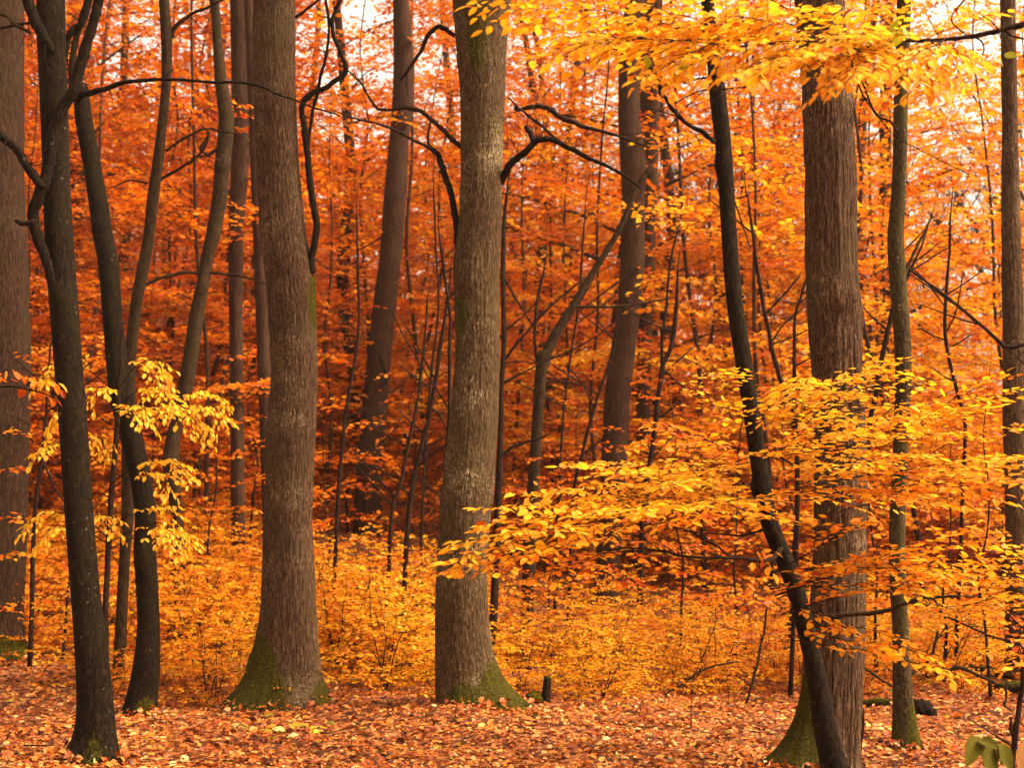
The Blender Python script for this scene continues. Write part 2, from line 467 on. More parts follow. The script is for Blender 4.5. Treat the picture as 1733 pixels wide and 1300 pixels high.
def rot_about(v, axis, a):
    axis = unit(axis); v = np.asarray(v, float)
    return v * math.cos(a) + np.cross(axis, v) * math.sin(a) + axis * np.dot(axis, v) * (1 - math.cos(a))


def spray(L, T, p0, p1, width, leaf, hue, rng, sag=0.05, tilt=0.3, spacing=0.06, hsd=0.09, rad=0.0035, start=0.1, droop=0.10, fill=1.0, lsp=0.55):
    """a flat fan of leafy side twigs along an axis p0 -> p1"""
    p0 = np.asarray(p0, float); p1 = np.asarray(p1, float)
    Ln = np.linalg.norm(p1 - p0)
    n = max(6, int(Ln / 0.08))
    t = np.linspace(0, 1, n)
    side = unit(np.cross(p1 - p0, [0, 0, 1]))
    bend = (rng.random() - 0.5) * 0.16 * Ln
    ax = p0 + (p1 - p0) * t[:, None] + side * (bend * np.sin(np.pi * t))[:, None] + np.array([0, 0, 1]) * (sag * np.sin(np.pi * t))[:, None]
    ax += (rng.random((n, 3)) - 0.5) * 0.018
    T.add(ax, rad * (1 - 0.75 * t), 5)
    nrm0 = unit(np.array([0, 0, 1.0]) + side * (rng.random() - 0.5) * tilt + unit(p1 - p0) * (rng.random() - 0.5) * 0.15)
    sgn = 1 if rng.random() < 0.5 else -1
    s = start * Ln
    def leaves_on(path, ln, h0):
        m = max(2, int(ln / (leaf * lsp)))
        sg = 1
        for k in range(m + 1):
            u = k / m
            if u < 0.06: continue
            if rng.random() > fill: sg = -sg; continue
            f = u * (len(path) - 1); i = min(int(f), len(path) - 2)
            p = path[i] + (path[i + 1] - path[i]) * (f - i)
            dr = unit(path[i + 1] - path[i])
            a = 0 if k == m else sg * (0.75 + 0.35 * rng.random())
            sg = -sg
            dl = rot_about(dr, nrm0, a) + np.array([0, 0, -droop - 0.25 * rng.random() * droop * 4]) + (rng.random(3) - 0.5) * 0.35
            nl = nrm0 + (rng.random(3) - 0.5) * 0.75
            if rng.random() < 0.08: nl = nl + (rng.random(3) - 0.5) * 2.0
            L.add(p, dl, nl, leaf * (0.5 + 0.72 * rng.random() ** .8), float(np.clip(h0 + hsd * 1.3 * rng.standard_normal() - (0.34 * rng.random() + .1 if rng.random() < 0.11 else 0), 0, 1.08)))
    while s < Ln * 0.97:
        u = s / Ln
        f = u * (n - 1); i = min(int(f), n - 2)
        p = ax[i] + (ax[i + 1] - ax[i]) * (f - i)
        dr = unit(ax[i + 1] - ax[i])
        ln = width * (0.35 + 0.65 * rng.random()) * min(1, 0.35 + 2.2 * u) * (1 - u) ** 0.55 + leaf
        dt = rot_about(dr, nrm0, sgn * (0.75 + 0.3 * rng.random())) + np.array([0, 0, 0.06 * (rng.random() - 0.5)])
        dt = unit(dt)
        m = 4
        tw = np.array([p + dt * ln * k / m + dr * 0.12 * ln * (k / m) ** 2 + np.array([0, 0, -droop * ln * (k / m) ** 2]) for k in range(m + 1)])
        if ln > leaf * 1.3: T.add(tw, np.linspace(rad * 0.5, 0.0009, m + 1), 4)
        leaves_on(tw, ln, hue + 0.05 * rng.standard_normal())
        sgn = -sgn
        s += spacing * (0.7 + 0.6 * rng.random())
    leaves_on(ax[-max(3, n // 3):], Ln / 3, hue)


# --- left edge oak
b, d = base_at(2, 1108)
t = thing('oak_tree', 'thick straight red-brown trunk cut by the left edge of the photo', 'tree', b)
trunk('trunk', [(0, -52, 39), (300, -50, 39), (435, -48, 45), (600, -44, 51), (870, -44, 44), (1040, -44, 37), (1090, -46, 38)], d, M_OAK_DARK, t, b, seg=160, ridge=0.012, nridge=60,
      roots=[(-30, .12, .16, 2), (-100, .08, .2, 2), (200, .1, .2, 2)], moss=[(-60, 80, .0, .22, 1.0)], knots=[(-80, 3.9, .10, .03), (-75, 5.1, .1, .03)], seed=5)

# --- dark left foreground tree
b, d = base_at(162, 1288)
t = thing('hornbeam_tree', 'nearly black slightly wavy trunk in the left foreground with side stems', 'tree', b)
trunk('trunk', [(-60, 64, 108), (0, 63, 109), (50, 62, 110), (100, 65, 110), (200, 69, 114), (300, 72, 117), (400, 75, 123), (435, 78, 125), (500, 82, 130), (600, 91, 138), (700, 100, 147),
                (800, 106, 152), (870, 110, 157), (1000, 119, 167), (1100, 127, 181), (1200, 132, 193), (1250, 132, 194), (1290, 132, 194)], d, M_SMOOTH, t, b, seg=56, lump=0.04,
      roots=[(195, .13, .10, 3), (-20, .06, .12, 2), (-100, .05, .1, 2)], knots=[(-80, 3.0, .07, .02), (-100, 4.3, .06, .02)], moss=[(-80, 40, .0, .3, .5)], seed=8)
branch(t, b, [(170, -30, 18), (167, 0, 17), (157, 43, 17), (144, 87, 18), (129, 140, 19), (110, 177, 19), (94, 217, 20), (80, 284, 20), (66, 328, 20), (56, 368, 19), (64, 402, 19), (78, 435, 19),
              (92, 480, 20), (104, 530, 18), (112, 590, 14), (116, 640, 8)], d - .22, M_SMOOTH, 10, d2=d - .03)
branch(t, b, [(-40, 190, 13), (0, 225, 14), (35, 262, 15), (62, 305, 15), (72, 318, 12)], d - .25, M_SMOOTH, 9)
branch(t, b, [(28, -60, 18), (45, -10, 19), (58, 30, 20), (75, 62, 19), (88, 90, 12)], d - .08, M_SMOOTH, 9)
branch(t, b, [(158, -30, 12), (148, 10, 13), (136, 42, 13), (118, 58, 12), (108, 90, 10)], d + .05, M_SMOOTH, 8)
branch(t, b, [(-20, 14, 5), (10, 27, 6), (30, 42, 6), (52, 56, 5)], d - .1, M_THIN, 7)
branch(t, b, [(-20, 52, 4), (20, 43, 5), (45, 38, 5), (64, 40, 4)], d - .05, M_TWIG, 6)
branch(t, b, [(28, 372, 8), (38, 378, 9), (50, 376, 10), (58, 372, 9)], d - .18, M_TWIG, 7, name='dead_stub')

# --- second dark trunk, bent
b, d = base_at(236, 1212)
t = thing('hornbeam_tree', 'dark bent trunk, broken off high up, right of the nearly black one', 'tree', b)
dC = d
trunk('trunk', [(158, 125, 150), (200, 126, 156), (268, 139, 169), (335, 149, 182), (402, 157, 192), (435, 166, 200), (468, 169, 203), (535, 174, 207), (602, 179, 215), (669, 184, 223), (703, 192, 232),
                (736, 202, 242), (770, 211, 248), (836, 224, 261), (865, 229, 264), (932, 226, 264), (999, 231, 268), (1066, 233, 271), (1133, 225, 271), (1180, 217, 267), (1212, 214, 261)],
      d, M_SMOOTH, t, b, seg=48, lump=0.04, top=.12, roots=[(200, .06, .12, 2), (0, .03, .1, 2)], knots=[(-100, 4.05, .06, .02), (-60, 3.2, .06, .015), (-90, 1.2, .08, .02)], moss=[(-60, 60, 0, .22, .75)], seed=11)
branch(t, b, [(130, 168, 12), (142, 158, 12), (160, 155, 11), (185, 148, 9), (220, 136, 7), (280, 134, 6), (360, 137, 5), (420, 141, 5), (470, 158, 4), (515, 175, 3), (575, 196, 3)], d - .05, M_SMOOTH, 8, d2=d - 1.2)
branch(t, b, [(140, -40, 10), (146, 0, 10), (134, 42, 11), (126, 80, 11), (123, 120, 13), (130, 165, 16)], d, M_SMOOTH, 8)

# --- slender stem behind it
b, d = base_at(200, 1170)
t = thing('hornbeam_tree', 'slender dark stem crossing behind the bent trunk, forked near the top', 'tree', b)
trunk('trunk', [(-20, 268, 284), (0, 269, 286), (67, 273, 292), (134, 274, 290), (200, 268, 284), (268, 259, 277), (335, 249, 269), (402, 243, 261), (435, 236, 256), (502, 222, 242), (569, 214, 233),
                (620, 209, 229), (740, 206, 229), (836, 206, 229), (865, 206, 228), (932, 202, 221), (1032, 196, 216), (1133, 191, 211), (1170, 191, 208)], d, M_THIN, t, b, seg=32, lump=0.04, seed=14,
      roots=[(0, .03, .1, 2)])
branch(t, b, [(288, 62, 9), (297, 44, 8), (320, 25, 6), (350, 12, 5), (392, -8, 4)], d, M_TWIG, 7)
branch(t, b, [(280, 255, 5), (310, 235, 5), (345, 218, 4), (372, 222, 3), (430, 228, 2)], d, M_THIN, 6)
branch(t, b, [(270, 305, 5), (305, 285, 6), (335, 263, 5), (350, 240, 5), (352, 220, 4)], d, M_TWIG, 6)
branch(t, b, [(250, 310, 3), (220, 305, 3), (185, 318, 2)], d, M_TWIG, 5)

# --- leaning mid tree left
b, d = base_at(298, 1056)
t = thing('ash_tree', 'leaning thin trunk with dark knots between the bent trunk and the left oak', 'tree', b)
trunk('trunk', [(-20, 352, 367), (0, 355, 371), (67, 360, 376), (134, 363, 384), (200, 371, 398), (268, 365, 391), (335, 360, 385), (402, 348, 373), (435, 340, 361), (468, 336, 356), (535, 320, 345), (602, 311, 336),
                (669, 298, 325), (736, 283, 305), (770, 275, 303), (820, 279, 306), (865, 290, 309), (932, 290, 316), (999, 286, 313), (1056, 283, 310)], d, M_THIN, t, b, seg=40, lump=0.05, seed=17,
      knots=[(-85, 5.9, .08, .04), (-70, 4.35, .07, .03), (-110, 2.2, .07, .03), (-90, 3.3, .06, .02)])
branch(t, b, [(345, 462, 5), (310, 462, 6), (270, 472, 6), (240, 484, 5), (215, 490, 3)], d - .05, M_THIN, 6)
branch(t, b, [(352, 462, 6), (385, 464, 5), (420, 470, 4), (450, 480, 3)], d, M_TWIG, 6)
branch(t, b, [(371, 250, 6), (352, 262, 6), (340, 250, 4), (352, 230, 4)], d - .05, M_TWIG, 6)
dE = d

b, d = base_at(402, 985, 19.5)
t = thing('beech_tree', 'paler brown trunk with orange sprays just left of the left oak top', 'tree', b)
trunk('trunk', [(-20, 388, 422), (0, 389, 422), (134, 392, 426), (268, 391, 422), (402, 386, 411), (560, 388, 411), (985, 392, 416)], d, M_FAR, t, b, seg=40, lump=0.03, seed=19)
b, d = base_at(452, 960, 19.0)
t = thing('beech_tree', 'thin reddish dark trunk half hidden along the left flank of the left oak', 'tree', b)
trunk('trunk', [(-20, 412, 430), (220, 421, 442), (475, 431, 454), (770, 441, 464), (960, 446, 470)], d, M_FAR, t, b, seg=32, lump=0.03, seed=20)

# --- left oak
b, d = base_at(490, 1192)
t = thing('oak_tree', 'big oak trunk left of centre with a mossy triangular root on its left', 'tree', b)
trunk('trunk', [(-20, 430, 500), (0, 430, 500), (134, 427, 499), (268, 435, 504), (402, 441, 518), (435, 446, 526), (470, 451, 532), (535, 455, 535), (636, 460, 537), (736, 450, 534), (836, 448, 529),
                (865, 447, 527), (965, 445, 532), (1032, 444, 534), (1100, 440, 538), (1195, 440, 542)], d, M_OAK, t, b, seg=200, ridge=0.011, nridge=64, lump=0.02,
      roots=[(203, .24, .30, 3), (-14, .16, .16, 3), (-70, .05, .15, 3), (150, .1, .2, 2), (235, .08, .25, 3)],
      moss=[(222, 62, .0, .75, 1.0), (-20, 35, .0, .28, .9), (-15, 30, 3.55, .35, .8)], knots=[(-80, 5.3, .10, .02), (-95, 3.9, .08, .02), (-60, 2.6, .07, .015)], seed=23)
dF = d
branch(t, b, [(526, 462, 16), (529, 425, 12), (535, 383, 12), (527, 330, 12), (520, 260, 11), (513, 200, 10), (513, 172, 11), (530, 157, 10), (560, 143, 9), (586, 118, 9), (578, 92, 7), (563, 58, 7), (566, 20, 7), (582, -12, 6)], d - .05, M_SMOOTH, 9)
branch(t, b, [(520, 258, 7), (527, 200, 6), (535, 165, 6), (548, 110, 6), (556, 60, 5), (552, 0, 5), (550, -30, 4)], d - .05, M_SMOOTH, 7)
branch(t, b, [(500, 30, 6), (520, 15, 5), (545, -8, 4)], d, M_TWIG, 6)

# --- leaning trunk in the middle distance
b, d = base_at(622, 890, 24)
t = thing('beech_tree', 'leaning far trunk between the left oak and the middle oak', 'tree', b)
trunk('trunk', [(-20, 664, 692), (0, 665, 692), (100, 666, 702), (167, 664, 702), (234, 659, 692), (301, 652, 690), (435, 642, 680), (535, 629, 669), (636, 618, 660), (736, 608, 652), (836, 600, 647), (890, 599, 646)],
      d, M_FAR, t, b, seg=48, lump=0.03, seed=29, knots=[(-70, 2.6, .12, .04)])
branch(t, b, [(640, 590, 5), (655, 640, 4), (640, 660, 3), (620, 690, 2)], d - .2, M_THIN, 5)

# --- middle oak
b, d = base_at(786, 1188)
t = thing('oak_tree', 'big pale-flecked oak trunk in the middle with a bright mossy root on its right', 'tree', b)
trunk('trunk', [(-20, 765, 868), (0, 766, 866), (67, 770, 859), (134, 777, 856), (200, 780, 853), (301, 779, 849), (402, 775, 848), (435, 766, 845), (502, 768, 844), (602, 772, 846), (703, 762, 843), (770, 754, 838),
                (836, 747, 836), (865, 744, 830), (965, 739, 824), (1032, 737, 826), (1099, 737, 827), (1188, 738, 828)], d, M_OAK_PALE, t, b, seg=200, ridge=0.008, nridge=70, lump=0.025,
      roots=[(-18, .26, .20, 4), (-60, .10, .2, 3), (-110, .03, .15, 2), (30, .1, .2, 3)], moss=[(-25, 50, .0, .42, 1.1), (-85, 45, .0, .22, .95), (200, 40, 2.9, .5, .5), (250, 30, 4.6, .9, .35), (-100, 40, 5.6, .5, .6), (-130, 25, 3.2, .25, .7)],
      knots=[(-110, 3.55, .1, .03), (-70, 4.1, .06, .015), (-95, 5.4, .12, .02), (-75, 1.5, .08, .015)], seed=31)
dJ = d
branch(t, b, [(842, 312, 16), (853, 296, 14), (866, 275, 13), (886, 261, 12), (903, 244, 11), (918, 235, 10), (945, 241, 9), (970, 254, 9), (1003, 270, 7), (1048, 292, 5), (1085, 320, 3)], d, M_SMOOTH, 10, d2=d - .5)
branch(t, b, [(903, 244, 10), (899, 228, 10), (888, 213, 7)], d - .12, M_SMOOTH, 8, name='dead_stub')
branch(t, b, [(960, 250, 5), (930, 225, 5), (900, 200, 5), (880, 185, 4), (860, 165, 3)], d - .2, M_TWIG, 6)
branch(t, b, [(870, 183, 6), (885, 184, 7), (912, 179, 8), (930, 184, 9), (950, 199, 9), (985, 213, 8), (1020, 222, 6), (1060, 234, 4), (1100, 250, 4)], d + .7, M_TWIG, 8)
branch(t, b, [(776, 440, 15), (775, 400, 13), (766, 340, 11), (751, 290, 11), (741, 262, 10), (728, 248, 8)], d + .02, M_SMOOTH, 9)
branch(t, b, [(738, 258, 6), (720, 247, 6), (690, 232, 5), (650, 212, 4), (600, 200, 3), (560, 185, 2)], d, M_TWIG, 6, d2=d - .6)
branch(t, b, [(728, 250, 4), (724, 230, 4), (728, 205, 3)], d, M_TWIG, 5)
branch(t, b, [(783, 250, 9), (765, 236, 9), (745, 215, 8), (718, 192, 8), (692, 182, 8), (652, 186, 5), (632, 178, 5), (610, 140, 4), (590, 120, 3)], d + .1, M_THIN, 8)
branch(t, b, [(770, 60, 8), (755, 50, 8), (742, 44, 8), (726, 58, 8), (712, 85, 7), (695, 112, 6), (678, 135, 4)], d + .1, M_TWIG, 7)

# --- middle distance trunk right of the middle oak
b, d = base_at(1020, 1028)
t = thing('beech_tree', 'straight brown trunk between the middle oak and the right oak, crossed by leafy sprays', 'tree', b)
trunk('trunk', [(-20, 1060, 1093), (0, 1059, 1092), (100, 1047, 1084), (200, 1046, 1083), (268, 1050, 1092), (335, 1053, 1091), (402, 1050, 1091), (435, 1050, 1092), (535, 1044, 1083), (602, 1032, 1074), (669, 1023, 1067),
                (770, 1018, 1062), (898, 1012, 1053), (965, 1010, 1048), (1028, 1006, 1042)], d, M_FAR, t, b, seg=64, lump=0.03, seed=37, ridge=.006, nridge=40, roots=[(180, .08, .3, 2)], knots=[(0, 6.4, .15, .03)])
dM = d
b, d = base_at(1085, 900, 24)
t = thing('beech_tree', 'dim far trunk just right of the straight brown one', 'tree', b)
trunk('trunk', [(-20, 1095, 1122), (300, 1088, 1114), (600, 1078, 1102), (900, 1074, 1098)], d, M_FAR, t, b, seg=32, seed=39)

# --- slim grey tree with the diagonal limb
b, d = base_at(900, 930, 17.0)
t = thing('beech_tree', 'slim grey stem right of the middle oak that bends into a long diagonal limb', 'tree', b)
trunk('trunk', [(600, 911, 931), (629, 905, 925), (703, 901, 920), (836, 891, 912), (930, 886, 908)], d, M_THIN, t, b, seg=32, seed=41, top=.05, lump=.05, knots=[(-70, 3.1, .06, .03)])
branch(t, b, [(912, 650, 17), (921, 612, 20), (935, 576, 18), (955, 540, 15), (972, 515, 14), (998, 470, 12), (1022, 432, 11), (1048, 388, 10), (1072, 330, 9), (1092, 295, 8), (1112, 262, 6)], d, M_THIN, 9)
branch(t, b, [(971, 519, 6), (1010, 519, 5), (1050, 519, 5), (1100, 511, 4), (1148, 502, 3)], d, M_THIN, 6)
branch(t, b, [(912, 640, 6), (907, 600, 6), (905, 560, 6), (909, 510, 6), (918, 470, 4), (925, 430, 3)], d, M_TWIG, 6)
branch(t, b, [(922, 610, 5), (950, 600, 4), (1000, 575, 3), (1040, 545, 2)], d, M_TWIG, 5)
branch(t, b, [(915, 650, 4), (945, 645, 4), (985, 652, 3)], d, M_TWIG, 5)


# --- thin dark stems of the middle distance
def thin_stem(label, pts, d, twigs=(), name='sapling', ext=True):
    x, y, w = pts[-1]
    b, _ = base_at(x, y, d)
    t = thing(name, label, 'sapling', b)
    p = P(x, y, d)
    q = [(2 * pts[0][0] - pts[1][0] + 3, pts[0][1] - 70, 1.2), (pts[0][0] * 1.5 - pts[1][0] * .5, pts[0][1] - 30, pts[0][2] * .55)] * ext + list(pts)
    # carry the stem down to the soil
    if p[2] > b[2]:
        dy = (p[2] - b[2] + 0.1) * F / d
        q = q + [(x - 0.04 * dy, y + dy, w * 1.1)]
    branch(t, b, q, d, M_TWIG, 7, name='trunk', n=5)
    for k in twigs: branch(t, b, k, d, M_TWIG, 5, n=4)
    rg = np.random.default_rng(abs(int(x * 7 + y)) + 1)
    for k in range(4):
        i = rg.integers(0, len(pts) - 1); f = rg.random()
        ax_, ay_, aw_ = [pts[i][c] * (1 - f) + pts[i + 1][c] * f for c in range(3)]
        sg = 1 if rg.random() < .5 else -1; ln = 35 + 75 * rg.random(); up = .3 + .9 * rg.random()
        branch(t, b, [(ax_, ay_, aw_ * .5), (ax_ + sg * ln * .4, ay_ - ln * up * .4, 3), (ax_ + sg * ln * .8, ay_ - ln * up * .7 - 6, 2.2), (ax_ + sg * ln, ay_ - ln * up * 1.05, 1.4)], d, M_TWIG, 4, n=3, d2=d + (rg.random() - .5) * .6)
    return t


thin_stem('dark upright stem hugging the right side of the middle oak', [(858, 330, 5), (852, 400, 8), (851, 450, 9), (853, 580, 9), (848, 670, 10), (846, 770, 11), (843, 850, 13)], 14.5,
          [[(851, 610, 6), (880, 575, 5), (930, 520, 4), (990, 470, 3)], [(853, 560, 4), (885, 535, 3), (915, 500, 2)], [(848, 772, 5), (870, 757, 5), (905, 745, 4), (930, 735, 3)], [(851, 470, 5), (870, 500, 4), (900, 550, 3)], [(851, 615, 3), (880, 612, 3), (915, 618, 2)]])
thin_stem('thin dark stem running up the left side of the middle oak', [(744, 400, 3), (749, 440, 5), (756, 492, 5), (762, 540, 6), (761, 610, 6), (760, 700, 6), (752, 850, 7)], 13.5,
          [[(761, 700, 4), (740, 660, 3), (690, 580, 3), (660, 520, 2)]])
thin_stem('long thin stem leaning right toward the middle oak', [(760, 490, 4), (756, 520, 6), (741, 616, 7), (727, 696, 7), (710, 770, 8), (690, 872, 9)], 15,
          [[(728, 690, 4), (745, 705, 4), (760, 735, 3)], [(712, 770, 4), (740, 745, 3), (765, 735, 2)], [(735, 640, 3), (715, 600, 3), (680, 540, 2)]])
thin_stem('faint thin stem, second to the left of the middle oak', [(722, 520, 3), (714, 622, 5), (704, 686, 5), (690, 756, 6), (677, 820, 6), (662, 880, 7)], 15.6,
          [[(704, 690, 3), (735, 695, 3), (755, 700, 2)], [(690, 756, 3), (650, 735, 3), (610, 715, 2)]])
thin_stem('thin wavy stem midway between the left oak and the leaning far trunk', [(604, 380, 3), (605, 440, 5), (606, 569, 5), (590, 670, 6), (580, 746, 6), (573, 830, 7)], 16)
thin_stem('forked dark stem right of the straight brown trunk', [(1146, 490, 6), (1144, 530, 8), (1136, 585, 8), (1121, 622, 9), (1115, 670, 9), (1105, 756, 10), (1090, 850, 10)], 16.5,
          [[(1121, 622, 7), (1120, 580, 6), (1128, 520, 5), (1135, 440, 4), (1150, 380, 3)], [(1122, 625, 4), (1150, 650, 4), (1180, 672, 3)], [(1112, 690, 3), (1090, 660, 3), (1060, 640, 2)]])
thin_stem('slanting thin stem crossing the straight brown trunk low down', [(1043, 570, 3), (1035, 600, 5), (1020, 650, 5), (1006, 690, 5), (985, 770, 6), (970, 850, 6)], 16,
          [[(1006, 690, 3), (985, 650, 3), (960, 620, 2)]])
thin_stem('dark slanting stem in the gap between leaning trunk and right oak', [(1268, 350, 4), (1280, 440, 6), (1295, 530, 7), (1308, 600, 8), (1328, 660, 9), (1342, 690, 9), (1350, 800, 9)], 14,
          [[(1296, 530, 4), (1325, 500, 4), (1355, 465, 3)], [(1305, 580, 4), (1330, 545, 3), (1362, 520, 2)]])
thin_stem('thin stem close along the left edge of the right oak', [(1362, 480, 4), (1350, 520, 5), (1344, 570, 6), (1345, 640, 7), (1347, 700, 7), (1350, 860, 8)], 12.5)
thin_stem('dark leaning stem behind the slender lichened trunk on the right', [(1560, 415, 4), (1540, 460, 6), (1512, 520, 8), (1497, 590, 9), (1480, 680, 9), (1470, 760, 9)], 14)
thin_stem('thin upright stem right of the slender lichened trunk', [(1608, 380, 4), (1605, 440, 5), (1600, 520, 6), (1603, 600, 6), (1625, 680, 6), (1632, 760, 6)], 13,
          [[(1603, 560, 3), (1620, 520, 3), (1630, 460, 2)], [(1600, 520, 3), (1570, 480, 3), (1540, 450, 2)]])
thin_stem('thin diagonal sapling reaching toward the right edge trunk', [(1500, 428, 2), (1550, 463, 4), (1600, 500, 5), (1640, 535, 6), (1700, 585, 7), (1760, 640, 8)], 12.2, ext=False)
thin_stem('dark thin sapling stem at the bottom right corner', [(1738, 1050, 7), (1734, 1120, 8), (1728, 1180, 9), (1720, 1240, 10), (1712, 1300, 11)], 7.6, [[(1718, 1255, 6), (1712, 1235, 7), (1710, 1215, 4)]])
thin_stem('faint thin stem right of the leaning far trunk', [(735, 330, 3), (738, 420, 4), (742, 520, 4), (730, 640, 5), (720, 760, 5)], 18)
thin_stem('thin crooked stem left of the straight brown trunk', [(990, 360, 3), (985, 430, 4), (978, 520, 4), (960, 640, 4), (950, 760, 5)], 18, [[(978, 520, 3), (1000, 480, 2), (1010, 440, 2)]])
thin_stem('thin dark stem left of the nearly black trunk', [(85, 600, 4), (78, 700, 6), (70, 790, 7), (60, 870, 8)], 14, [[(72, 780, 5), (90, 820, 4), (110, 850, 3)]])

# --- right oak
dO = depth_at(1400, 1312)
b, _ = base_at(1400, 1312, dO)
t = thing('oak_tree', 'deeply furrowed big oak trunk on the right with a wide mossy foot', 'tree', b)
trunk('trunk', [(-20, 1346, 1426), (0, 1347, 1427), (167, 1359, 1441), (301, 1364, 1447), (435, 1365, 1449), (535, 1367, 1456), (636, 1377, 1458), (770, 1382, 1468), (932, 1378, 1466), (1032, 1372, 1464), (1099, 1368, 1463),
                (1166, 1370, 1460), (1312, 1372, 1452)], dO, M_OAK, t, b, seg=220, ridge=0.014, nridge=44, lump=0.02,
      roots=[(192, .30, .22, 3), (215, .10, .4, 3), (-25, .03, .1, 3), (160, .1, .3, 2)], moss=[(210, 60, .0, 1.1, .9), (190, 30, 1.8, 1.2, .45), (-5, 25, 2.6, .3, .3)], knots=[(-80, 3.0, .08, .03), (0, 2.9, .07, .03)], seed=43)
branch(t, b, [(1452, 1290, 10), (1458, 1240, 9), (1460, 1200, 5)], dO - .02, M_SMOOTH, 7, name='bark_seam')

# --- leaning slender tree in front of it
dN = dO - 0.45
b, _ = base_at(1408, 1318, dN)
tN = thing('hornbeam_tree', 'leaning dark slender tree in front of the right oak, with yellow leaf sprays low down', 'tree', b); bN = b
trunk('trunk', [(-20, 1185, 1207), (0, 1186, 1208), (50, 1191, 1213), (100, 1197, 1222), (167, 1201, 1229), (234, 1210, 1237), (301, 1215, 1242), (435, 1223, 1250), (502, 1228, 1256), (569, 1237, 1266), (636, 1248, 1277), (703, 1258, 1287),
                (770, 1268, 1297), (836, 1277, 1306), (898, 1289, 1320), (949, 1314, 1346), (999, 1332, 1363), (1066, 1349, 1380), (1133, 1364, 1396), (1200, 1372, 1409), (1267, 1382, 1424), (1312, 1392, 1434)],
      dN, M_SMOOTH, tN, b, seg=48, lump=0.035, seed=47, knots=[(200, 4.1 - .3, .06, .02), (190, 1.75, .05, .03)], roots=[(-20, .04, .1, 2)], moss=[(200, 50, .2, .6, .4)])
branch(tN, b, [(1378, 1052, 10), (1392, 1046, 9), (1430, 1041, 8), (1490, 1036, 8), (1530, 1021, 7), (1570, 1012, 6), (1610, 1010, 5), (1655, 1012, 3)], dN - .05, M_THIN, 8, d2=dN - .5)
branch(tN, b, [(1540, 1018, 5), (1575, 1028, 5), (1620, 1052, 4), (1680, 1078, 4), (1745, 1094, 4)], dN - .3, M_TWIG, 6, d2=dN - .7)
branch(tN, b, [(1322, 930, 9), (1309, 943, 8), (1287, 949, 7), (1250, 945, 6), (1213, 943, 6), (1163, 943, 5), (1120, 934, 4), (1060, 928, 3), (1010, 938, 2)], dN - .1, M_TWIG, 7, d2=dN - .9)
branch(tN, b, [(1236, 944, 4), (1205, 920, 4), (1160, 897, 3), (1120, 890, 2)], dN - .3, M_TWIG, 5)
branch(tN, b, [(1300, 895, 5), (1260, 906, 4), (1210, 904, 3), (1150, 899, 2)], dN, M_TWIG, 5)
branch(tN, b, [(1208, 240, 8), (1195, 228, 8), (1165, 210, 7), (1140, 185, 7), (1122, 160, 6), (1117, 146, 6), (1135, 141, 5), (1165, 137, 4), (1200, 130, 4), (1270, 118, 3), (1345, 110, 2)], dN - .15, M_SMOOTH, 7, d2=dN - .8)
branch(tN, b, [(1122, 142, 5), (1112, 132, 4), (1098, 112, 3)], dN - .45, M_SMOOTH, 6)
branch(tN, b, [(1210, 240, 5), (1225, 275, 4), (1240, 330, 3), (1270, 420, 2)], dN + .1, M_TWIG, 5)
L = Leaves(); T = Tubes(); rng = np.random.default_rng(3)
NY = [(-20, 1196), (435, 1236), (636, 1262), (770, 1282), (836, 1291), (898, 1304), (949, 1330), (1066, 1364), (1312, 1413)]
def S(p0, p1, w=.30, hue=.70, cross=False, **k):
    """leaf fan off the leaning tree; it starts on the trunk's own side so that the bare trunk stays in sight"""
    x, y, d = p0
    nx_ = float(np.interp(y, [a for a, _ in NY], [c for _, c in NY]))
    if not cross:
        if p1[0] > x: x = max(x, nx_ + 46); d = min(d + .12, dN + .1)
        else: x = min(x, nx_ - 36)
    spray(L, T, P(x, y, d), P(*p1), w, k.pop('leaf', .059), hue + .15, rng, spacing=.058, lsp=.52, droop=k.pop('droop', .05), sag=.03, fill=.95, start=.16, **k)
n_ = dN
# low flat layers reaching left
S((1275, 805, n_), (955, 786, 6.9)); S((1275, 822, n_), (1060, 800, 7.2)); S((1272, 830, n_), (890, 838, 6.6)); S((1280, 835, n_), (1010, 822, 7.0)); S((1290, 850, n_), (975, 850, 6.8))
S((1290, 862, n_), (805, 862, 6.4), .36); S((1285, 865, n_), (900, 868, 6.7)); S((1240, 868, 7.4), (808, 890, 6.4)); S((1180, 868, 7.3), (748, 927, 6.4), .34); S((1120, 885, 7.2), (757, 951, 6.3))
S((1110, 900, 7.2), (728, 975, 6.4), .3, .6); S((1285, 845, n_), (1130, 818, 6.6)); S((1290, 855, n_), (1080, 868, 6.4)); S((1050, 905, 7.0), (860, 905, 6.3)); S((1000, 930, 7.0), (830, 962, 6.4), .26, .6)
S((1100, 930, 7.3), (905, 985, 6.7), .26, .5); S((1180, 870, 6.9), (1020, 872, 6.2)); S((1150, 830, 7.4), (1010, 800, 7.0)); S((1250, 850, 7.6), (1140, 890, 6.8), .3, .6)
# round the trunk
S((1420, 915, 7.3), (1265, 872, 6.8), .28, .64, cross=True); S((1400, 925, 7.2), (1290, 945, 7.0), .16, .68); S((1385, 885, 7.4), (1230, 850, 6.9), .26, .62); S((1330, 960, 7.5), (1470, 885, 6.9), .24, .6, cross=True)
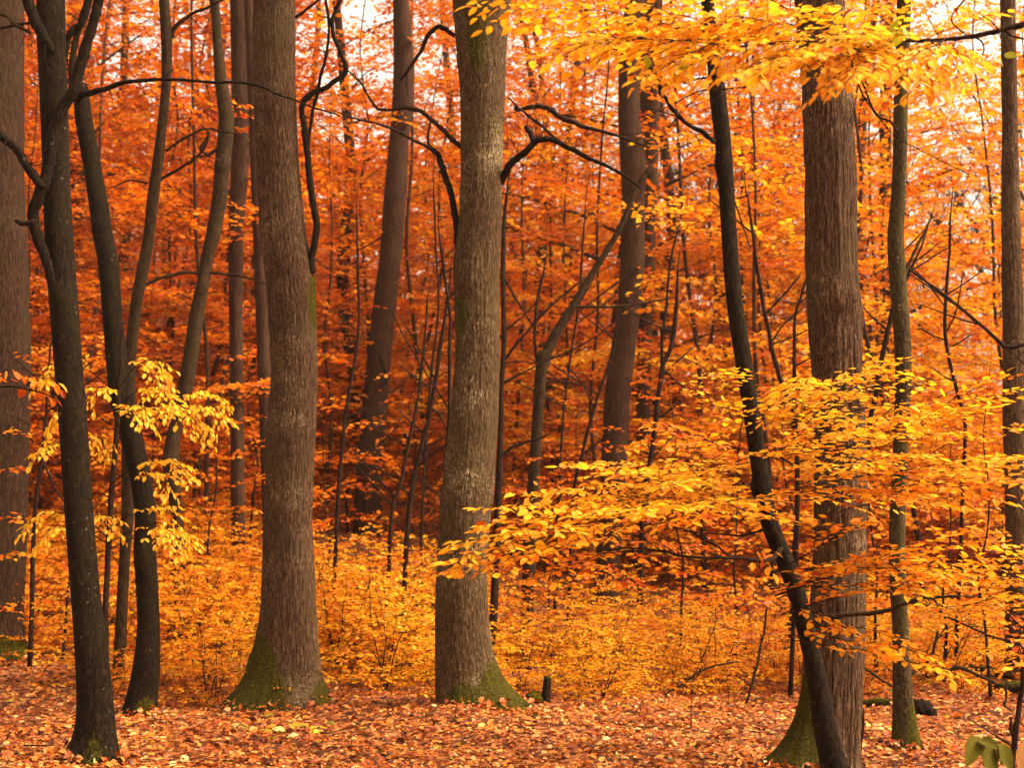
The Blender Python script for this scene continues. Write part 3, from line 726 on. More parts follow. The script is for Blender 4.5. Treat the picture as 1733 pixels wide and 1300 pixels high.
# the mass to the right
S((1300, 715, n_), (1235, 622, 7.4), .26); S((1290, 690, n_), (1370, 640, 7.2), .26); S((1300, 740, n_), (1480, 618, 7.0), .26); S((1310, 760, n_), (1530, 606, 7.2), .3); S((1300, 780, n_), (1420, 700, 7.0))
S((1340, 790, 7.8), (1716, 662, 6.6), .32, .68); S((1400, 780, 7.5), (1660, 690, 6.9), .3); S((1320, 830, 7.9), (1745, 770, 6.4), .34, .66); S((1390, 850, 7.6), (1745, 815, 6.6), .34, .6); S((1300, 850, n_), (1610, 850, 6.8), .32, .66)
S((1320, 800, n_), (1560, 770, 6.5), .34); S((1350, 770, 7.7), (1250, 690, 7.1), .26, .6); S((1450, 800, 7.3), (1700, 850, 6.6), .3, .6); S((1480, 760, 7.2), (1640, 735, 6.6)); S((1420, 870, 7.5), (1570, 830, 6.8), .28, .5)
S((1310, 735, n_), (1330, 650, 7.0), .22); S((1340, 760, 7.8), (1465, 730, 6.7), .3); S((1350, 820, 7.7), (1460, 790, 6.6), .3, .72); S((1510, 800, 7.2), (1733, 720, 7.0), .28, .6); S((1320, 690, n_), (1450, 665, 7.4), .2)
S((1500, 700, 7.4), (1560, 640, 7.0), .2); S((1560, 720, 7.2), (1690, 640, 7.2), .2, .6); S((1300, 810, n_), (1180, 745, 7.4), .26, .5); S((1290, 760, n_), (1120, 715, 7.6), .26, .42)
# lower right layers, off the right limb
S((1600, 1011, 7.6), (1485, 950, 7.0), .26, .6); S((1640, 1012, 7.5), (1560, 935, 6.9), .32, .62); S((1655, 1012, 7.5), (1740, 930, 6.9), .34, .62); S((1560, 1020, 7.7), (1440, 1068, 7.2), .14, .6); S((1600, 1045, 7.6), (1745, 1010, 6.8), .34, .62)
S((1640, 1060, 7.5), (1540, 1085, 7.0), .26, .64); S((1680, 1080, 7.5), (1745, 1130, 6.8), .3, .58); S((1690, 1078, 7.5), (1600, 1120, 6.9), .26, .6); S((1650, 1012, 7.5), (1620, 905, 7.2), .26, .58); S((1700, 1040, 7.4), (1580, 985, 7.0), .3, .6)
S((1730, 1000, 7.4), (1640, 950, 7.2), .3, .6); S((1575, 1026, 7.7), (1660, 1050, 6.9), .3, .64); S((1700, 1085, 7.2), (1640, 1150, 6.8), .22, .66)
for k in range(7):
    a = rng.random(); x0 = 1400 + 270 * rng.random(); y0 = 690 + 170 * rng.random() + .12 * (x0 - 1330) * (1 - a)
    S((x0, y0, 7.9 - .5 * rng.random()), (x0 + (rng.random() - .25) * 230, y0 - 10 + 30 * (rng.random() - .5), 6.9 + .5 * rng.random()), .26, .6 + .14 * rng.random())
for k in range(5):
    x0 = 1560 + 150 * rng.random(); y0 = 930 + 120 * rng.random()
    S((x0, y0, 7.6), (x0 + (rng.random() - .4) * 190, y0 + 20 * (rng.random() - .4), 6.9), .28, .58 + .1 * rng.random())
T.build('twigs', M_TWIG, tN, bN)
L.build('crown', M_LEAF, tN, bN, seed=1)

# --- slender lichened trunk on the right
b, d = base_at(1532, 1274)
t = thing('hornbeam_tree', 'slender upright trunk with white lichen dots right of the right oak', 'tree', b)
trunk('trunk', [(-20, 1519, 1542), (0, 1518, 1541), (67, 1516, 1540), (134, 1514, 1537), (200, 1511, 1536), (268, 1511, 1535), (335, 1508, 1533), (402, 1501, 1528), (435, 1503, 1531), (502, 1508, 1535), (569, 1513, 1541),
                (636, 1516, 1543), (753, 1511, 1537), (898, 1504, 1531), (999, 1506, 1533), (1066, 1511, 1538), (1133, 1511, 1541), (1200, 1511, 1545), (1274, 1512, 1549)], d, M_LICHEN, t, b, seg=48, lump=.04, seed=53,
      roots=[(-15, .06, .16, 3), (200, .03, .1, 3), (-90, .02, .1, 2)], moss=[(-40, 70, .0, .42, 1.0), (200, 60, 0, .3, .9)])
branch(t, b, [(1526, 468, 8), (1540, 440, 6), (1556, 408, 5), (1575, 370, 3)], d, M_LICHEN, 7)
branch(t, b, [(1521, 225, 4), (1505, 205, 4), (1480, 190, 4), (1465, 150, 3), (1440, 110, 3), (1430, 65, 3)], d - .3, M_TWIG, 6)

# --- right edge trunk
b, d = base_at(1722, 1130, 13.5)
t = thing('oak_tree', 'red-brown trunk standing at the right edge of the photo', 'tree', b)
trunk('trunk', [(-20, 1692, 1718), (0, 1693, 1718), (200, 1696, 1722), (435, 1696, 1728), (520, 1697, 1732), (700, 1698, 1738), (900, 1703, 1742), (1130, 1702, 1748)], d, M_OAK, t, b, seg=96, ridge=.007, nridge=40, seed=59)

# --- bough entering at the top right
b = P(1790, 25, 5.6)
t = thing('beech_bough', 'long thin bough of bright yellow leaves reaching in across the top right', 'branch', b)
branch(t, b, [(1790, 22, 13), (1733, 40, 11), (1690, 50, 9), (1640, 61, 8), (1560, 68, 7), (1480, 67, 6), (1400, 70, 5), (1310, 74, 4), (1210, 80, 4), (1160, 82, 3), (1080, 84, 3), (1000, 82, 2)], 5.6, M_TWIG, 8, name='limb')
branch(t, b, [(1490, 67, 4), (1420, 52, 4), (1370, 30, 4), (1320, 8, 3), (1280, -20, 3)], 5.6, M_TWIG, 6)
branch(t, b, [(1430, 70, 4), (1442, 110, 4), (1460, 160, 3), (1490, 200, 3), (1512, 228, 2), (1560, 255, 2), (1640, 295, 2)], 5.5, M_TWIG, 6)
branch(t, b, [(1350, 73, 4), (1310, 105, 4), (1275, 140, 4), (1235, 150, 3), (1180, 155, 3), (1130, 180, 2), (1080, 200, 2)], 5.7, M_TWIG, 6)
branch(t, b, [(1650, 60, 4), (1664, 75, 3), (1662, 95, 3), (1650, 110, 2)], 5.6, M_TWIG, 5)
branch(t, b, [(1700, 52, 4), (1720, 62, 4), (1750, 70, 4)], 5.6, M_TWIG, 5)
branch(t, b, [(1640, 62, 3), (1610, 30, 3), (1640, -10, 3)], 5.6, M_TWIG, 5)
L = Leaves(); T = Tubes(); rng = np.random.default_rng(12)
K = dict(leaf=.053, sag=.02, droop=.08, tilt=.45, spacing=.040, lsp=.46, fill=.95)
for (a, e, w, h) in [((1400, 70, 5.6), (790, 12, 5.0), .30, .58), ((1300, 74, 5.6), (885, 92, 5.2), .26, .66), ((1250, 76, 5.6), (960, 62, 5.0), .34, .70), ((1350, 73, 5.6), (1050, 30, 5.2), .34, .72), ((1400, 70, 5.6), (1130, 105, 5.0), .34, .74),
                     ((1450, 68, 5.6), (1230, 128, 5.0), .34, .74), ((1480, 67, 5.6), (1385, 155, 5.1), .30, .75), ((1520, 67, 5.6), (1560, 150, 5.1), .30, .72), ((1560, 68, 5.6), (1640, 110, 5.2), .28, .68), ((1450, 68, 5.6), (1320, 20, 5.2), .30, .72),
                     ((1400, 70, 5.6), (1180, 25, 5.1), .30, .7), ((1540, 68, 5.6), (1460, 5, 5.2), .24, .7), ((1210, 80, 5.6), (1100, 130, 5.1), .26, .7), ((1480, 67, 5.6), (1300, 110, 4.8), .34, .75), ((1600, 66, 5.6), (1500, 120, 5.0), .30, .72),
                     ((1420, 70, 5.6), (1440, 130, 4.9), .28, .74), ((1140, 83, 5.6), (900, 40, 5.6), .26, .66), ((1280, 75, 5.6), (1010, 95, 5.6), .26, .72), ((1620, 64, 5.6), (1600, 130, 5.5), .22, .62), ((1690, 50, 5.6), (1650, 15, 5.4), .14, .72), ((1560, 68, 5.6), (1330, 90, 5.2), .3, .74), ((1500, 67, 5.5), (1400, 60, 4.9), .3, .76)]:
    spray(L, T, P(*a), P(*e), w, hue=h + .18, rng=rng, **K)
for (x, y) in [(1519, 33), (1530, 44), (1525, 48), (1168, 92), (1095, 95), (1690, 88), (1700, 90), (1162, 100)]:       # a few leaves still green
    L.add(P(x, y, 5.2), rng.random(3) - [.5, .5, 1.0], rng.random(3) - [.5, 1.2, 0], .07, 1.25)
T.build('twigs', M_TWIG, t, b)
L.build('crown', M_LEAF, t, b, seed=2)

# --- young tree with yellow drooping sprays on the left
b, d = base_at(218, 1110, 11.6)
t = thing('young_maple', 'young tree with bright yellow drooping leaf fans between the dark left trunks', 'tree', b)
branch(t, b, [(206, 560, 5), (203, 640, 8), (196, 740, 9), (188, 860, 10), (180, 1000, 11), (178, 1150, 12)], 11.7, M_TWIG, 7, name='trunk')
L = Leaves(); T = Tubes(); rng = np.random.default_rng(22)
for (a, m_, e, w) in [((200, 660, 11.7), (250, 610, 11.3), (282, 652, 11.0), .16), ((200, 690, 11.7), (260, 655, 11.2), (300, 695, 10.8), .22), ((198, 720, 11.7), (300, 690, 11.2), (352, 742, 10.9), .20), ((200, 700, 11.7), (345, 665, 11.3), (388, 692, 11.2), .18),
                      ((200, 690, 11.7), (350, 690, 11.0), (380, 716, 10.8), .16), ((196, 760, 11.7), (225, 690, 11.0), (250, 715, 10.7), .22), ((190, 690, 11.7), (175, 655, 11.2), (150, 690, 11.0), .20), ((190, 660, 11.7), (120, 620, 11.4), (64, 650, 11.3), .18),
                      ((190, 720, 11.7), (110, 690, 11.3), (82, 732, 11.2), .14), ((186, 800, 11.7), (110, 755, 11.2), (62, 772, 11.0), .17), ((186, 780, 11.7), (165, 740, 11.2), (185, 775, 11.0), .14), ((186, 820, 11.7), (270, 780, 11.2), (322, 808, 11.0), .17),
                      ((184, 830, 11.7), (265, 800, 11.0), (285, 838, 10.8), .16), ((182, 910, 11.7), (110, 870, 11.2), (44, 892, 11.0), .22), ((182, 920, 11.7), (100, 895, 11.0), (60, 928, 10.8), .18), ((182, 900, 11.7), (165, 872, 11.2), (205, 905, 11.0), .16),
                      ((182, 900, 11.7), (270, 858, 11.2), (302, 900, 11.0), .19), ((182, 920, 11.7), (275, 895, 11.0), (318, 925, 10.8), .18), ((184, 930, 11.7), (280, 910, 11.4), (305, 940, 11.2), .14)]:
    A, Bm, E = P(*a), P(*m_), P(*e)
    T.add(smooth_path([A, A * .45 + Bm * .55 + [0, 0, .05], Bm], 4), np.linspace(.006, .003, 9), 5)
    spray(L, T, Bm, E, w, .056, .96, rng, sag=.06, droop=.24, tilt=.4, spacing=.036, hsd=.04, start=.0, lsp=.42)
    spray(L, T, A * .4 + Bm * .6, Bm, w * .9, .056, .94, rng, sag=.03, droop=.3, tilt=.4, spacing=.05, hsd=.05, start=.2, lsp=.45)
T.build('twigs', M_TWIG, t, b)
L.build('crown', M_LEAF, t, b, seed=3)

# --- orange twig at the far left
b = P(-30, 655, 8.6)
t = thing('beech_bough', 'short twig with red-orange leaves poking in from the left edge', 'branch', b)
branch(t, b, [(-30, 655, 4), (20, 655, 4), (60, 662, 3), (95, 675, 2)], 8.6, M_TWIG, 6, name='limb')
L = Leaves(); T = Tubes(); rng = np.random.default_rng(24)
spray(L, T, P(-20, 655, 8.6), P(30, 628, 8.4), .1, .075, .45, rng, droop=.4); spray(L, T, P(20, 655, 8.6), P(95, 672, 8.6), .09, .07, .42, rng, droop=.4); spray(L, T, P(40, 658, 8.6), P(90, 648, 8.4), .08, .07, .5, rng, droop=.3)
T.build('twigs', M_TWIG, t, b); L.build('crown', M_LEAF, t, b, seed=4)


# ------------------------------------------------------------------ prototypes of the wood behind
def grow(seed, H, nb, spread, r0, leaf, nmax, t0=0.12, lean=0.06, twig=0.13, rise=0.5, stems=1, hsd=0.09, flat=0.75, lsp=.62, top=1.0, gap=0):
    rng = np.random.default_rng(seed)
    W = Tubes(); L = Leaves()
    for s in range(stems):
        az0 = rng.random() * 6.28
        k = 9
        drift = np.cumsum((rng.random((k, 2)) - 0.5) * H * 0.035, axis=0) + np.linspace(0, 1, k)[:, None] * np.array([math.cos(az0), math.sin(az0)]) * H * (lean if stems == 1 else 0.35 + .2 * rng.random())
        Hs = H * (1 if s == 0 else 0.7 + .3 * rng.random())
        st = np.column_stack([drift, np.linspace(-0.15, Hs, k)])
        if stems == 1: st[0, :2] = 0; st[1, :2] *= .5
        sp = smooth_path(st, 4); m = len(sp)
        W.add(sp, r0 * (1 - 0.85 * np.linspace(0, 1, m) ** 0.9) * (1 + 0.5 * np.exp(-np.linspace(0, 1, m) * H / .3)), 7, .08, seed)
        for i in range(nb):
            u = t0 + (top - t0) * (i + rng.random()) / nb
            p = sp[min(int(u * (m - 1)), m - 2)]
            az = i * 2.4 + az0 + rng.random()
            Lb = spread * (1.05 - 0.75 * (u - t0) / (1.01 - t0)) * (0.6 + 0.5 * rng.random()) + 0.15 * leaf * 10
            dirh = np.array([math.cos(az), math.sin(az), 0])
            n = 6; uu = np.linspace(0, 1, n)
            bend = np.cross(dirh, [0, 0, 1]) * (rng.random() - .5) * .5 * Lb
            bp = p + dirh * (Lb * uu)[:, None] + bend * (uu ** 2)[:, None] + np.array([0, 0, 1]) * (rise * Lb * (uu - 0.62 * uu ** 2))[:, None]
            W.add(bp, np.maximum(r0 * .22 * (1 - .8 * u) * (1 - .85 * uu) , .0016), 4)
            nrm = unit(np.array([0, 0, 1.0]) + (rng.random(3) - .5) * .5)
            nt = max(2, int(Lb * .85 / twig)); sg = 1
            for j in range(nt):
                a = .15 + .85 * (j + rng.random()) / nt
                f = a * (n - 1); q = min(int(f), n - 2)
                pt = bp[q] + (bp[q + 1] - bp[q]) * (f - q)
                dr = unit(bp[q + 1] - bp[q])
                ln = Lb * .42 * (1 - a * .6) * (.5 + .7 * rng.random()) + leaf
                dt = unit(rot_about(dr, nrm, sg * (.7 + .5 * rng.random())) + (rng.random(3) - .5) * .25); sg = -sg
                nl = max(2, int(ln / (leaf * lsp))); s2 = 1
                if ln > leaf * 2.5: W.add(np.array([pt, pt + dt * ln * .5, pt + dt * ln + np.array([0, 0, -.08 * ln])]), [.004, .0025, .0012], 3)
                h0 = .5 + .09 * rng.standard_normal()
                for c in range(nl + 1):
                    v = c / nl
                    pl = pt + dt * ln * v + np.array([0, 0, -.08 * ln * v * v]) + (rng.random(3) - .5) * leaf * .5
                    dl = rot_about(dt, nrm, s2 * (.5 + .6 * rng.random())) + (rng.random(3) - .5) * .5 + [0, 0, -.12]; s2 = -s2
                    L.add(pl, dl, nrm * flat + (rng.random(3) - .5) * 1.0, leaf * (.7 + .6 * rng.random()), float(np.clip(h0 + hsd * rng.standard_normal(), 0, 1)))
    if gap:
        q = np.array(L.p)
        cl = vnoise(q[:, 0] * gap + 40, q[:, 2] * gap * 1.6 + q[:, 1] * gap * .5 + 40, seed + 5)
        k = np.nonzero(rng.random(len(q)) < np.clip((cl - .16) * 3.6, .08, 1))[0]
        for a in 'pdnsh': setattr(L, a, [getattr(L, a)[i] for i in k])
    L.thin(nmax, rng)
    return W, L


def bare(seed, H, r0):
    rng = np.random.default_rng(seed); W = Tubes()
    def rec(p, d, ln, r, lev):
        n = 5; pts = [p]
        for i in range(n):
            d = unit(d + (rng.random(3) - .5) * .25 + [0, 0, .06]); pts.append(pts[-1] + d * ln / n)
        W.add(np.array(pts), np.linspace(r, r * .55, n + 1), 7 if lev == 0 else 4)
        if lev < 4:
            for c in range([9, 5, 4, 3][lev]):
                u = (.35 if lev == 0 else .25) + (.65 if lev == 0 else .75) * rng.random(); q = pts[min(int(u * n), n)]
                az = rng.random() * 6.28; side = np.array([math.cos(az), math.sin(az), .35 + .6 * rng.random()])
                rec(q, unit(side + d * .8), ln * (.42 + .2 * rng.random()) * (1.15 - .4 * u), r * (.42 if lev == 0 else .55) * (1.2 - .5 * u), lev + 1)
    rec(np.array([0, 0, -.2]), np.array([0, 0, 1.0]), H, r0, 0)
    return W


PROTO = {}
def proto(key, W, L, seed, bark, fine=False):
    w = W.build('trunk', bark); l = L.build('crown', M_LEAF, fine=fine, seed=seed, width=.33) if L else None
    PROTO[key] = (w, l)


for i in range(4): proto(('under', i), *grow(100 + i, 8.5 + 1.2 * i, 38, 2.8, .040, .098, [15000, 13000, 15000, 10000][i], t0=.08, lsp=.46, gap=1.3), 100 + i, M_FAR)
for i in range(3): proto(('small', i), *grow(120 + i, 2.7 + .5 * i, 18, 1.25, .02, .075, 2600, t0=.15), 120 + i, M_TWIG, fine=True)
for i in range(4): proto(('shrub', i), *grow(140 + i, 1.0 + .12 * i, 12, .72, .010, .060, 3600, t0=.06, stems=4, rise=.35, lsp=.5, twig=.09), 140 + i, M_TWIG)
for i in range(3): proto(('tall', i), *grow(160 + i, 19 + i, 40, 4.4, .22, .15, 13000, t0=.22, gap=.7, lean=.02, twig=.2), 160 + i, M_FAR)
for i in range(2): proto(('bare', i), bare(180 + i, 11 + 2 * i, .13), None, 0, M_FAR)
USED = set()
NAME = {'under': ('beech_tree', 'tree'), 'small': ('beech_sapling', 'sapling'), 'shrub': ('beech_shrub', 'shrub'), 'tall': ('beech_tree', 'tree'), 'bare': ('bare_tree', 'tree')}


def place(kind, i, x, y, rot, scale, hue, label, group, squash=1.0):
    nm, cat = NAME[kind]
    o = bpy.data.objects.new(nm, None); COL.objects.link(o)
    o.location = (x, y, gz(x, y)); o.rotation_euler = (0, 0, rot); o.scale = (scale, scale, scale * squash)
    o['label'] = label; o['category'] = cat; o['group'] = group
    for src in PROTO[(kind, i)]:
        if src is None: continue
        if src.name in USED or True:
            c = src.copy()
            COL.objects.link(c); c.parent = o
            c.color = (hue, hue, hue, 1)
    return o


rng = np.random.default_rng(77)
taken = []
def free(x, y, r):
    for (a, b_, c) in taken:
        if (a - x) ** 2 + (b_ - y) ** 2 < (r + c) ** 2: return False
    taken.append((x, y, r)); return True


# understorey beeches, one storey of orange and red leaves
n = 0
for k in range(4000):
    if n >= 108: break
    y = 19.5 + 30 * rng.random() ** 1.25
    u = (rng.random() - .5) * .92
    x = u * y
    if abs(x) > .40 * y + 2: continue
    if y < 25.5 and -.20 < u < .01: continue
    if not free(x, y, .9): continue
    s = x / y
    hue = np.clip(.47 + .42 * (s + .12) + .10 * rng.standard_normal(), .30, .76)
    if s < -.08: lab, g = 'understorey beech with red-orange leaves in the wood on the left slope', 'red-orange beeches on the left slope'; hue = min(hue - .06, .50)
    elif s < .12: lab, g = 'understorey beech with orange leaves in the wood behind the middle oak', 'orange beeches behind the middle oak'
    else: lab, g = 'understorey beech with orange-yellow leaves in the wood behind the right oak', 'orange-yellow beeches behind the right oak'; hue = max(hue, .42)
    place('under', int(rng.integers(4)), x, y, rng.random() * 6.28, .85 + .45 * rng.random(), hue, lab, g); n += 1

for (px, d_, i_, sc_) in [(90, 28, 1, 1.25), (235, 30, 2, 1.3), (335, 27, 1, 1.25), (520, 27, 3, 1.25), (610, 29, 1, 1.3), (720, 26.5, 2, 1.25), (800, 29, 3, 1.2), (1480, 27, 2, 1.25), (1690, 26, 1, 1.2), (1250, 29, 3, 1.3)]:
    p = P(px, 900, d_)
    lab, g = ('understorey beech with red-orange leaves in the wood on the left slope', 'red-orange beeches on the left slope') if px < 670 else (('understorey beech with orange leaves in the wood behind the middle oak', 'orange beeches behind the middle oak') if px < 1150 else ('understorey beech with orange-yellow leaves in the wood behind the right oak', 'orange-yellow beeches behind the right oak'))
    place('under', i_, p[0], p[1], rng.random() * 6.28, sc_, .46 if px < 1000 else .52, lab, g)

# tall trunks far back
taken = []; n = 0
for k in range(3000):
    if n >= 40: break
    y = 27 + 32 * rng.random(); u = (rng.random() - .5) * .86; x = u * y
    if u > .16 and rng.random() < .3: continue
    if not free(x, y, 1.2): continue
    hue = float(np.clip(.43 + .40 * (u + .1) + .08 * rng.standard_normal(), .3, .70))
    side = 'left slope' if u < -.06 else ('middle' if u < .14 else 'right')
    place('tall', int(rng.integers(3)), x, y, rng.random() * 6.28, .8 + .35 * rng.random(), hue,
          {'left slope': 'tall straight far trunk under a red crown up the left slope', 'middle': 'tall straight far trunk under an orange crown behind the middle oak', 'right': 'tall straight far trunk under an orange crown on the right'}[side], 'tall far trees, ' + side); n += 1

for k in range(9):
    x = 6.5 + 11 * rng.random(); y = 26 + 22 * rng.random()
    place('bare', k % 2, x, y, rng.random() * 6.28, .8 + .4 * rng.random(), .5, 'leafless thin grey tree against the white sky at upper right', 'leafless trees at upper right')

# small beeches between the big trunks
for (px, d, i, sc, hue, lab) in [(560, 17, 0, 1.0, .44, 'small orange beech behind the right flank of the left oak'), (350, 17.5, 1, 1.0, .40, 'small red-orange beech right of the leaning knotted trunk'),
                                 (930, 16, 0, .8, .36, 'small red beech right of the middle oak'), (965, 17.5, 1, .85, .36, 'small dark red beech left of the straight brown trunk'),
                                 (1150, 14.5, 2, .85, .36, 'small red beech left of the leaning slender tree'), (1240, 15.5, 0, 1.0, .46, 'small orange beech behind the leaning slender tree'),
                                 (1480, 13.5, 1, .9, .50, 'small orange beech behind the right oak'), (1590, 13, 0, .9, .58, 'small yellow-orange beech right of the slender lichened trunk'), (1670, 12.2, 2, .8, .60, 'small yellow beech before the right edge trunk'),
                                 (110, 14.5, 2, .9, .48, 'small orange beech behind the nearly black trunk'), (420, 21, 2, 1.2, .40, 'small red beech up the slope left of the left oak'), (690, 21, 0, 1.1, .42, 'small red beech left of the middle oak'),
                                 (250, 22, 1, 1.2, .42, 'small orange beech up the slope behind the bent trunk'), (590, 24, 2, 1.1, .36, 'small dark red beech by the leaning far trunk'), (1330, 18, 2, 1.1, .5, 'small orange beech left of the right oak')]:
    p = P(px, 900, d)
    place('small', i, p[0], p[1], rng.random() * 6.28, sc, hue, lab, 'small beeches between the big trunks')

# low yellow undergrowth
taken = []; n = 0
for k in range(6000):
    if n >= 150: break
    y = 12.6 + 9 * rng.random() ** 1.2; u = (rng.random() - .5) * .84; x = u * y
    if u > .2 and y < 12.5: continue
    if u < -.28 and y < 15: continue
    if not free(x, y, .33): continue
    if u > -.01 and y > 16.6 or -.17 < u <= -.01 and y > 18.5: continue
    if u < -.17: hue, lab, g = .62, 'low beech shrub with orange leaves below the left slope', 'orange shrubs on the left'
    elif u < -.04: hue, lab, g = .74, 'low beech shrub with yellow leaves between the left oak and middle oak', 'yellow shrubs left of the middle oak'
    else: hue, lab, g = .74, 'low beech shrub with yellow leaves right of the middle oak', 'yellow shrubs right of the middle oak'
    place('shrub', int(rng.integers(4)), x, y, rng.random() * 6.28, (.68 if u < -.01 else .58) + .35 * rng.random() - .3 * (y < 13.8) * rng.random(), hue + .09 * rng.standard_normal(), lab, g); n += 1
for k in range(16):
    y = 10.6 + 2.4 * rng.random(); u = -.2 + .42 * rng.random(); x = u * y
    if -.185 < u < -.115 or -.07 < u < .02 or u > .17: continue
    place('small', int(rng.integers(3)), x, y, rng.random() * 6.28, .10 + .10 * rng.random(), .62 + .15 * rng.random(), 'knee-high orange-yellow beech seedling on the litter before the shrubs', 'seedlings before the shrubs')
n = 0
for k in range(6000):
    if n >= 70: break
    y = 19 + 17 * rng.random(); u = (rng.random() - .5) * .84; x = u * y
    if u > -.02 or (u > -.16 and y < 24): continue
    if not free(x, y, .6): continue
    place('shrub', int(rng.integers(4)), x, y, rng.random() * 6.28, 1.1 + .6 * rng.random(), .43 + .09 * rng.standard_normal(), 'rust-red low shrub further up the left slope', 'rust-red shrubs up the slope'); n += 1
n = 0
for k in range(6000):
    if n >= 60: break
    y = 20 + 14 * rng.random(); u = -.02 + .40 * rng.random(); x = u * y
    if not free(x, y, .55): continue
    place('shrub', int(rng.integers(4)), x, y, rng.random() * 6.28, 1.0 + .7 * rng.random(), .33 + .10 * rng.standard_normal(), 'rust-red low shrub standing well behind the right oak', 'rust-red shrubs behind the right oak'); n += 1
for w, l in PROTO.values():
    bpy.data.objects.remove(w)
    if l: bpy.data.objects.remove(l)

# far wood reading as one mass
L = Leaves(); rng = np.random.default_rng(5)
m = 60000
y = 56 + 16 * rng.random(m); u = (rng.random(m) - .5) * 1.0; x = u * y
top = np.where(u < .1, 7.5, np.maximum(7.5 - 22 * (u - .1), 3.0)) * (0.75 + .5 * vnoise(x * .22 + 40, y * .2, 4))
z = ground(x, y) + top * rng.random(m)
cl = vnoise(x * .5 + 60, z * .8 + y * .3, 9)
keep = rng.random(m) < cl * 1.5
for i in np.nonzero(keep)[0]:
    L.add((x[i], y[i], z[i]), rng.random(3) - .5, rng.random(3) - [.5, .5, -.2], .34 * (.6 + .8 * rng.random()), float(np.clip(.30 + .35 * (u[i] + .15) + .2 * (cl[i] - .5) + .10 * rng.standard_normal(), 0, .8)))
o = L.build('far_foliage', M_LEAF, fine=False, seed=6, width=.36); o['kind'] = 'stuff'
o['label'] = 'hazy mass of red and orange leaves in the far wood'; o['category'] = 'foliage'

# ------------------------------------------------------------------ litter of fallen leaves
L = Leaves(); rng = np.random.default_rng(15)
m = 165000
y = 6.2 + 20 * rng.random(m) ** 1.9; x = (rng.random(m) - .5) * (.86 * y + 1.5)
z = ground(x, y) + .004 + .02 * rng.random(m)
hb = .6 * vnoise(x * 1.1 + 50, y * .9, 21) + .4 * vnoise(x * 3.1 + 90, y * 2.3, 22)
for i in range(m):
    a = rng.random() * 6.28
    tl = .32 if rng.random() < .55 else 1.0
    h = np.clip(rng.beta(1.15, 1.25) * .9 + .50 * (hb[i] - .5), 0, .9)
    if rng.random() < .025: h = .93 + .07 * rng.random()
    L.add((x[i], y[i], z[i]), (math.cos(a), math.sin(a), .6 * (rng.random() - .35)), np.array([0, 0, 1.0]) + (rng.random(3) - .5) * 2 * tl, .022 + .030 * rng.random() + .040 * rng.random() ** 5, float(h))
for (bx, by, rr) in BASES:                 # leaves blown up against the trunks
    for c in range(150):
        a = rng.random() * 6.28; r_ = float(np.interp(a, np.linspace(0, 6.28, len(rr)), rr)) + .13 * rng.random() ** 2 - .02
        x_, y_ = bx + r_ * math.cos(a), by + r_ * math.sin(a)
        L.add((x_, y_, gz(x_, y_) + .01 + .05 * rng.random()), rng.random(3) - [.5, .5, .5], np.array([math.cos(a) * .8, math.sin(a) * .8, 1]) + (rng.random(3) - .5) * 1.2, .035 + .04 * rng.random(), float(.9 * rng.beta(1.1, 1.3)))
o = L.build('fallen_leaves', M_LITTER, fine=True, seed=7, curl=.25, width=.31); o['kind'] = 'stuff'
o['label'] = 'carpet of fallen pink-brown and orange leaves'; o['category'] = 'leaves'
T = Tubes(); rng = np.random.default_rng(16)
for i in range(420):
    y_ = 6.5 + 9 * rng.random() ** 1.3; x_ = (rng.random() - .5) * (.84 * y_ + 1); a = rng.random() * 6.28; ln = .06 + .30 * rng.random() ** 2
    q = []
    for k in range(4):
        xx = x_ + math.cos(a + .25 * k * (rng.random() - .5)) * ln * k / 3; yy = y_ + math.sin(a) * ln * k / 3
        q.append((xx, yy, gz(xx, yy) + .022 + .03 * rng.random()))
    T.add(np.array(q), np.linspace(.0045, .0015, 4) * (.5 + rng.random()), 4)
o = T.build('fallen_twigs', M_THIN); o['kind'] = 'stuff'; o['label'] = 'thin dead twigs strewn over the fallen leaves'; o['category'] = 'twigs'
# yellow-green seedling leaves lying low in front of the left oak
b, d = base_at(470, 1222)
t = thing('seedling', 'low seedling with olive-yellow leaves on the litter before the left oak', 'plant', b)
L = Leaves(); T = Tubes(); rng = np.random.default_rng(31)
for (x_, y_, h) in [(402, 1185, .9), (430, 1192, .8), (452, 1208, .96), (382, 1198, .85), (410, 1228, .97), (425, 1230, .9), (448, 1234, .97), (468, 1228, .93), (482, 1234, .9), (506, 1244, .86), (492, 1226, .97), (510, 1225, .97), (535, 1230, .95), (540, 1236, .93)]:
    dd = depth_at(x_, y_ + 10); p = P(x_, y_, dd); g0 = np.array([p[0] + .03, p[1] + .02, gz(p[0], p[1]) - .02])
    T.add(np.array([g0, p * .4 + g0 * .6 + [.01, 0, 0], p]), [.003, .0025, .0015], 4)
    for j in range(2): L.add(p, (rng.random() - .5, -.6 * rng.random(), -.15 * rng.random()), np.array([0, -.5, 1]) + (rng.random(3) - .5), .10, h)
T.build('stem', M_TWIG, t, b); L.build('leaves', M_LITTER, t, b, seed=8)

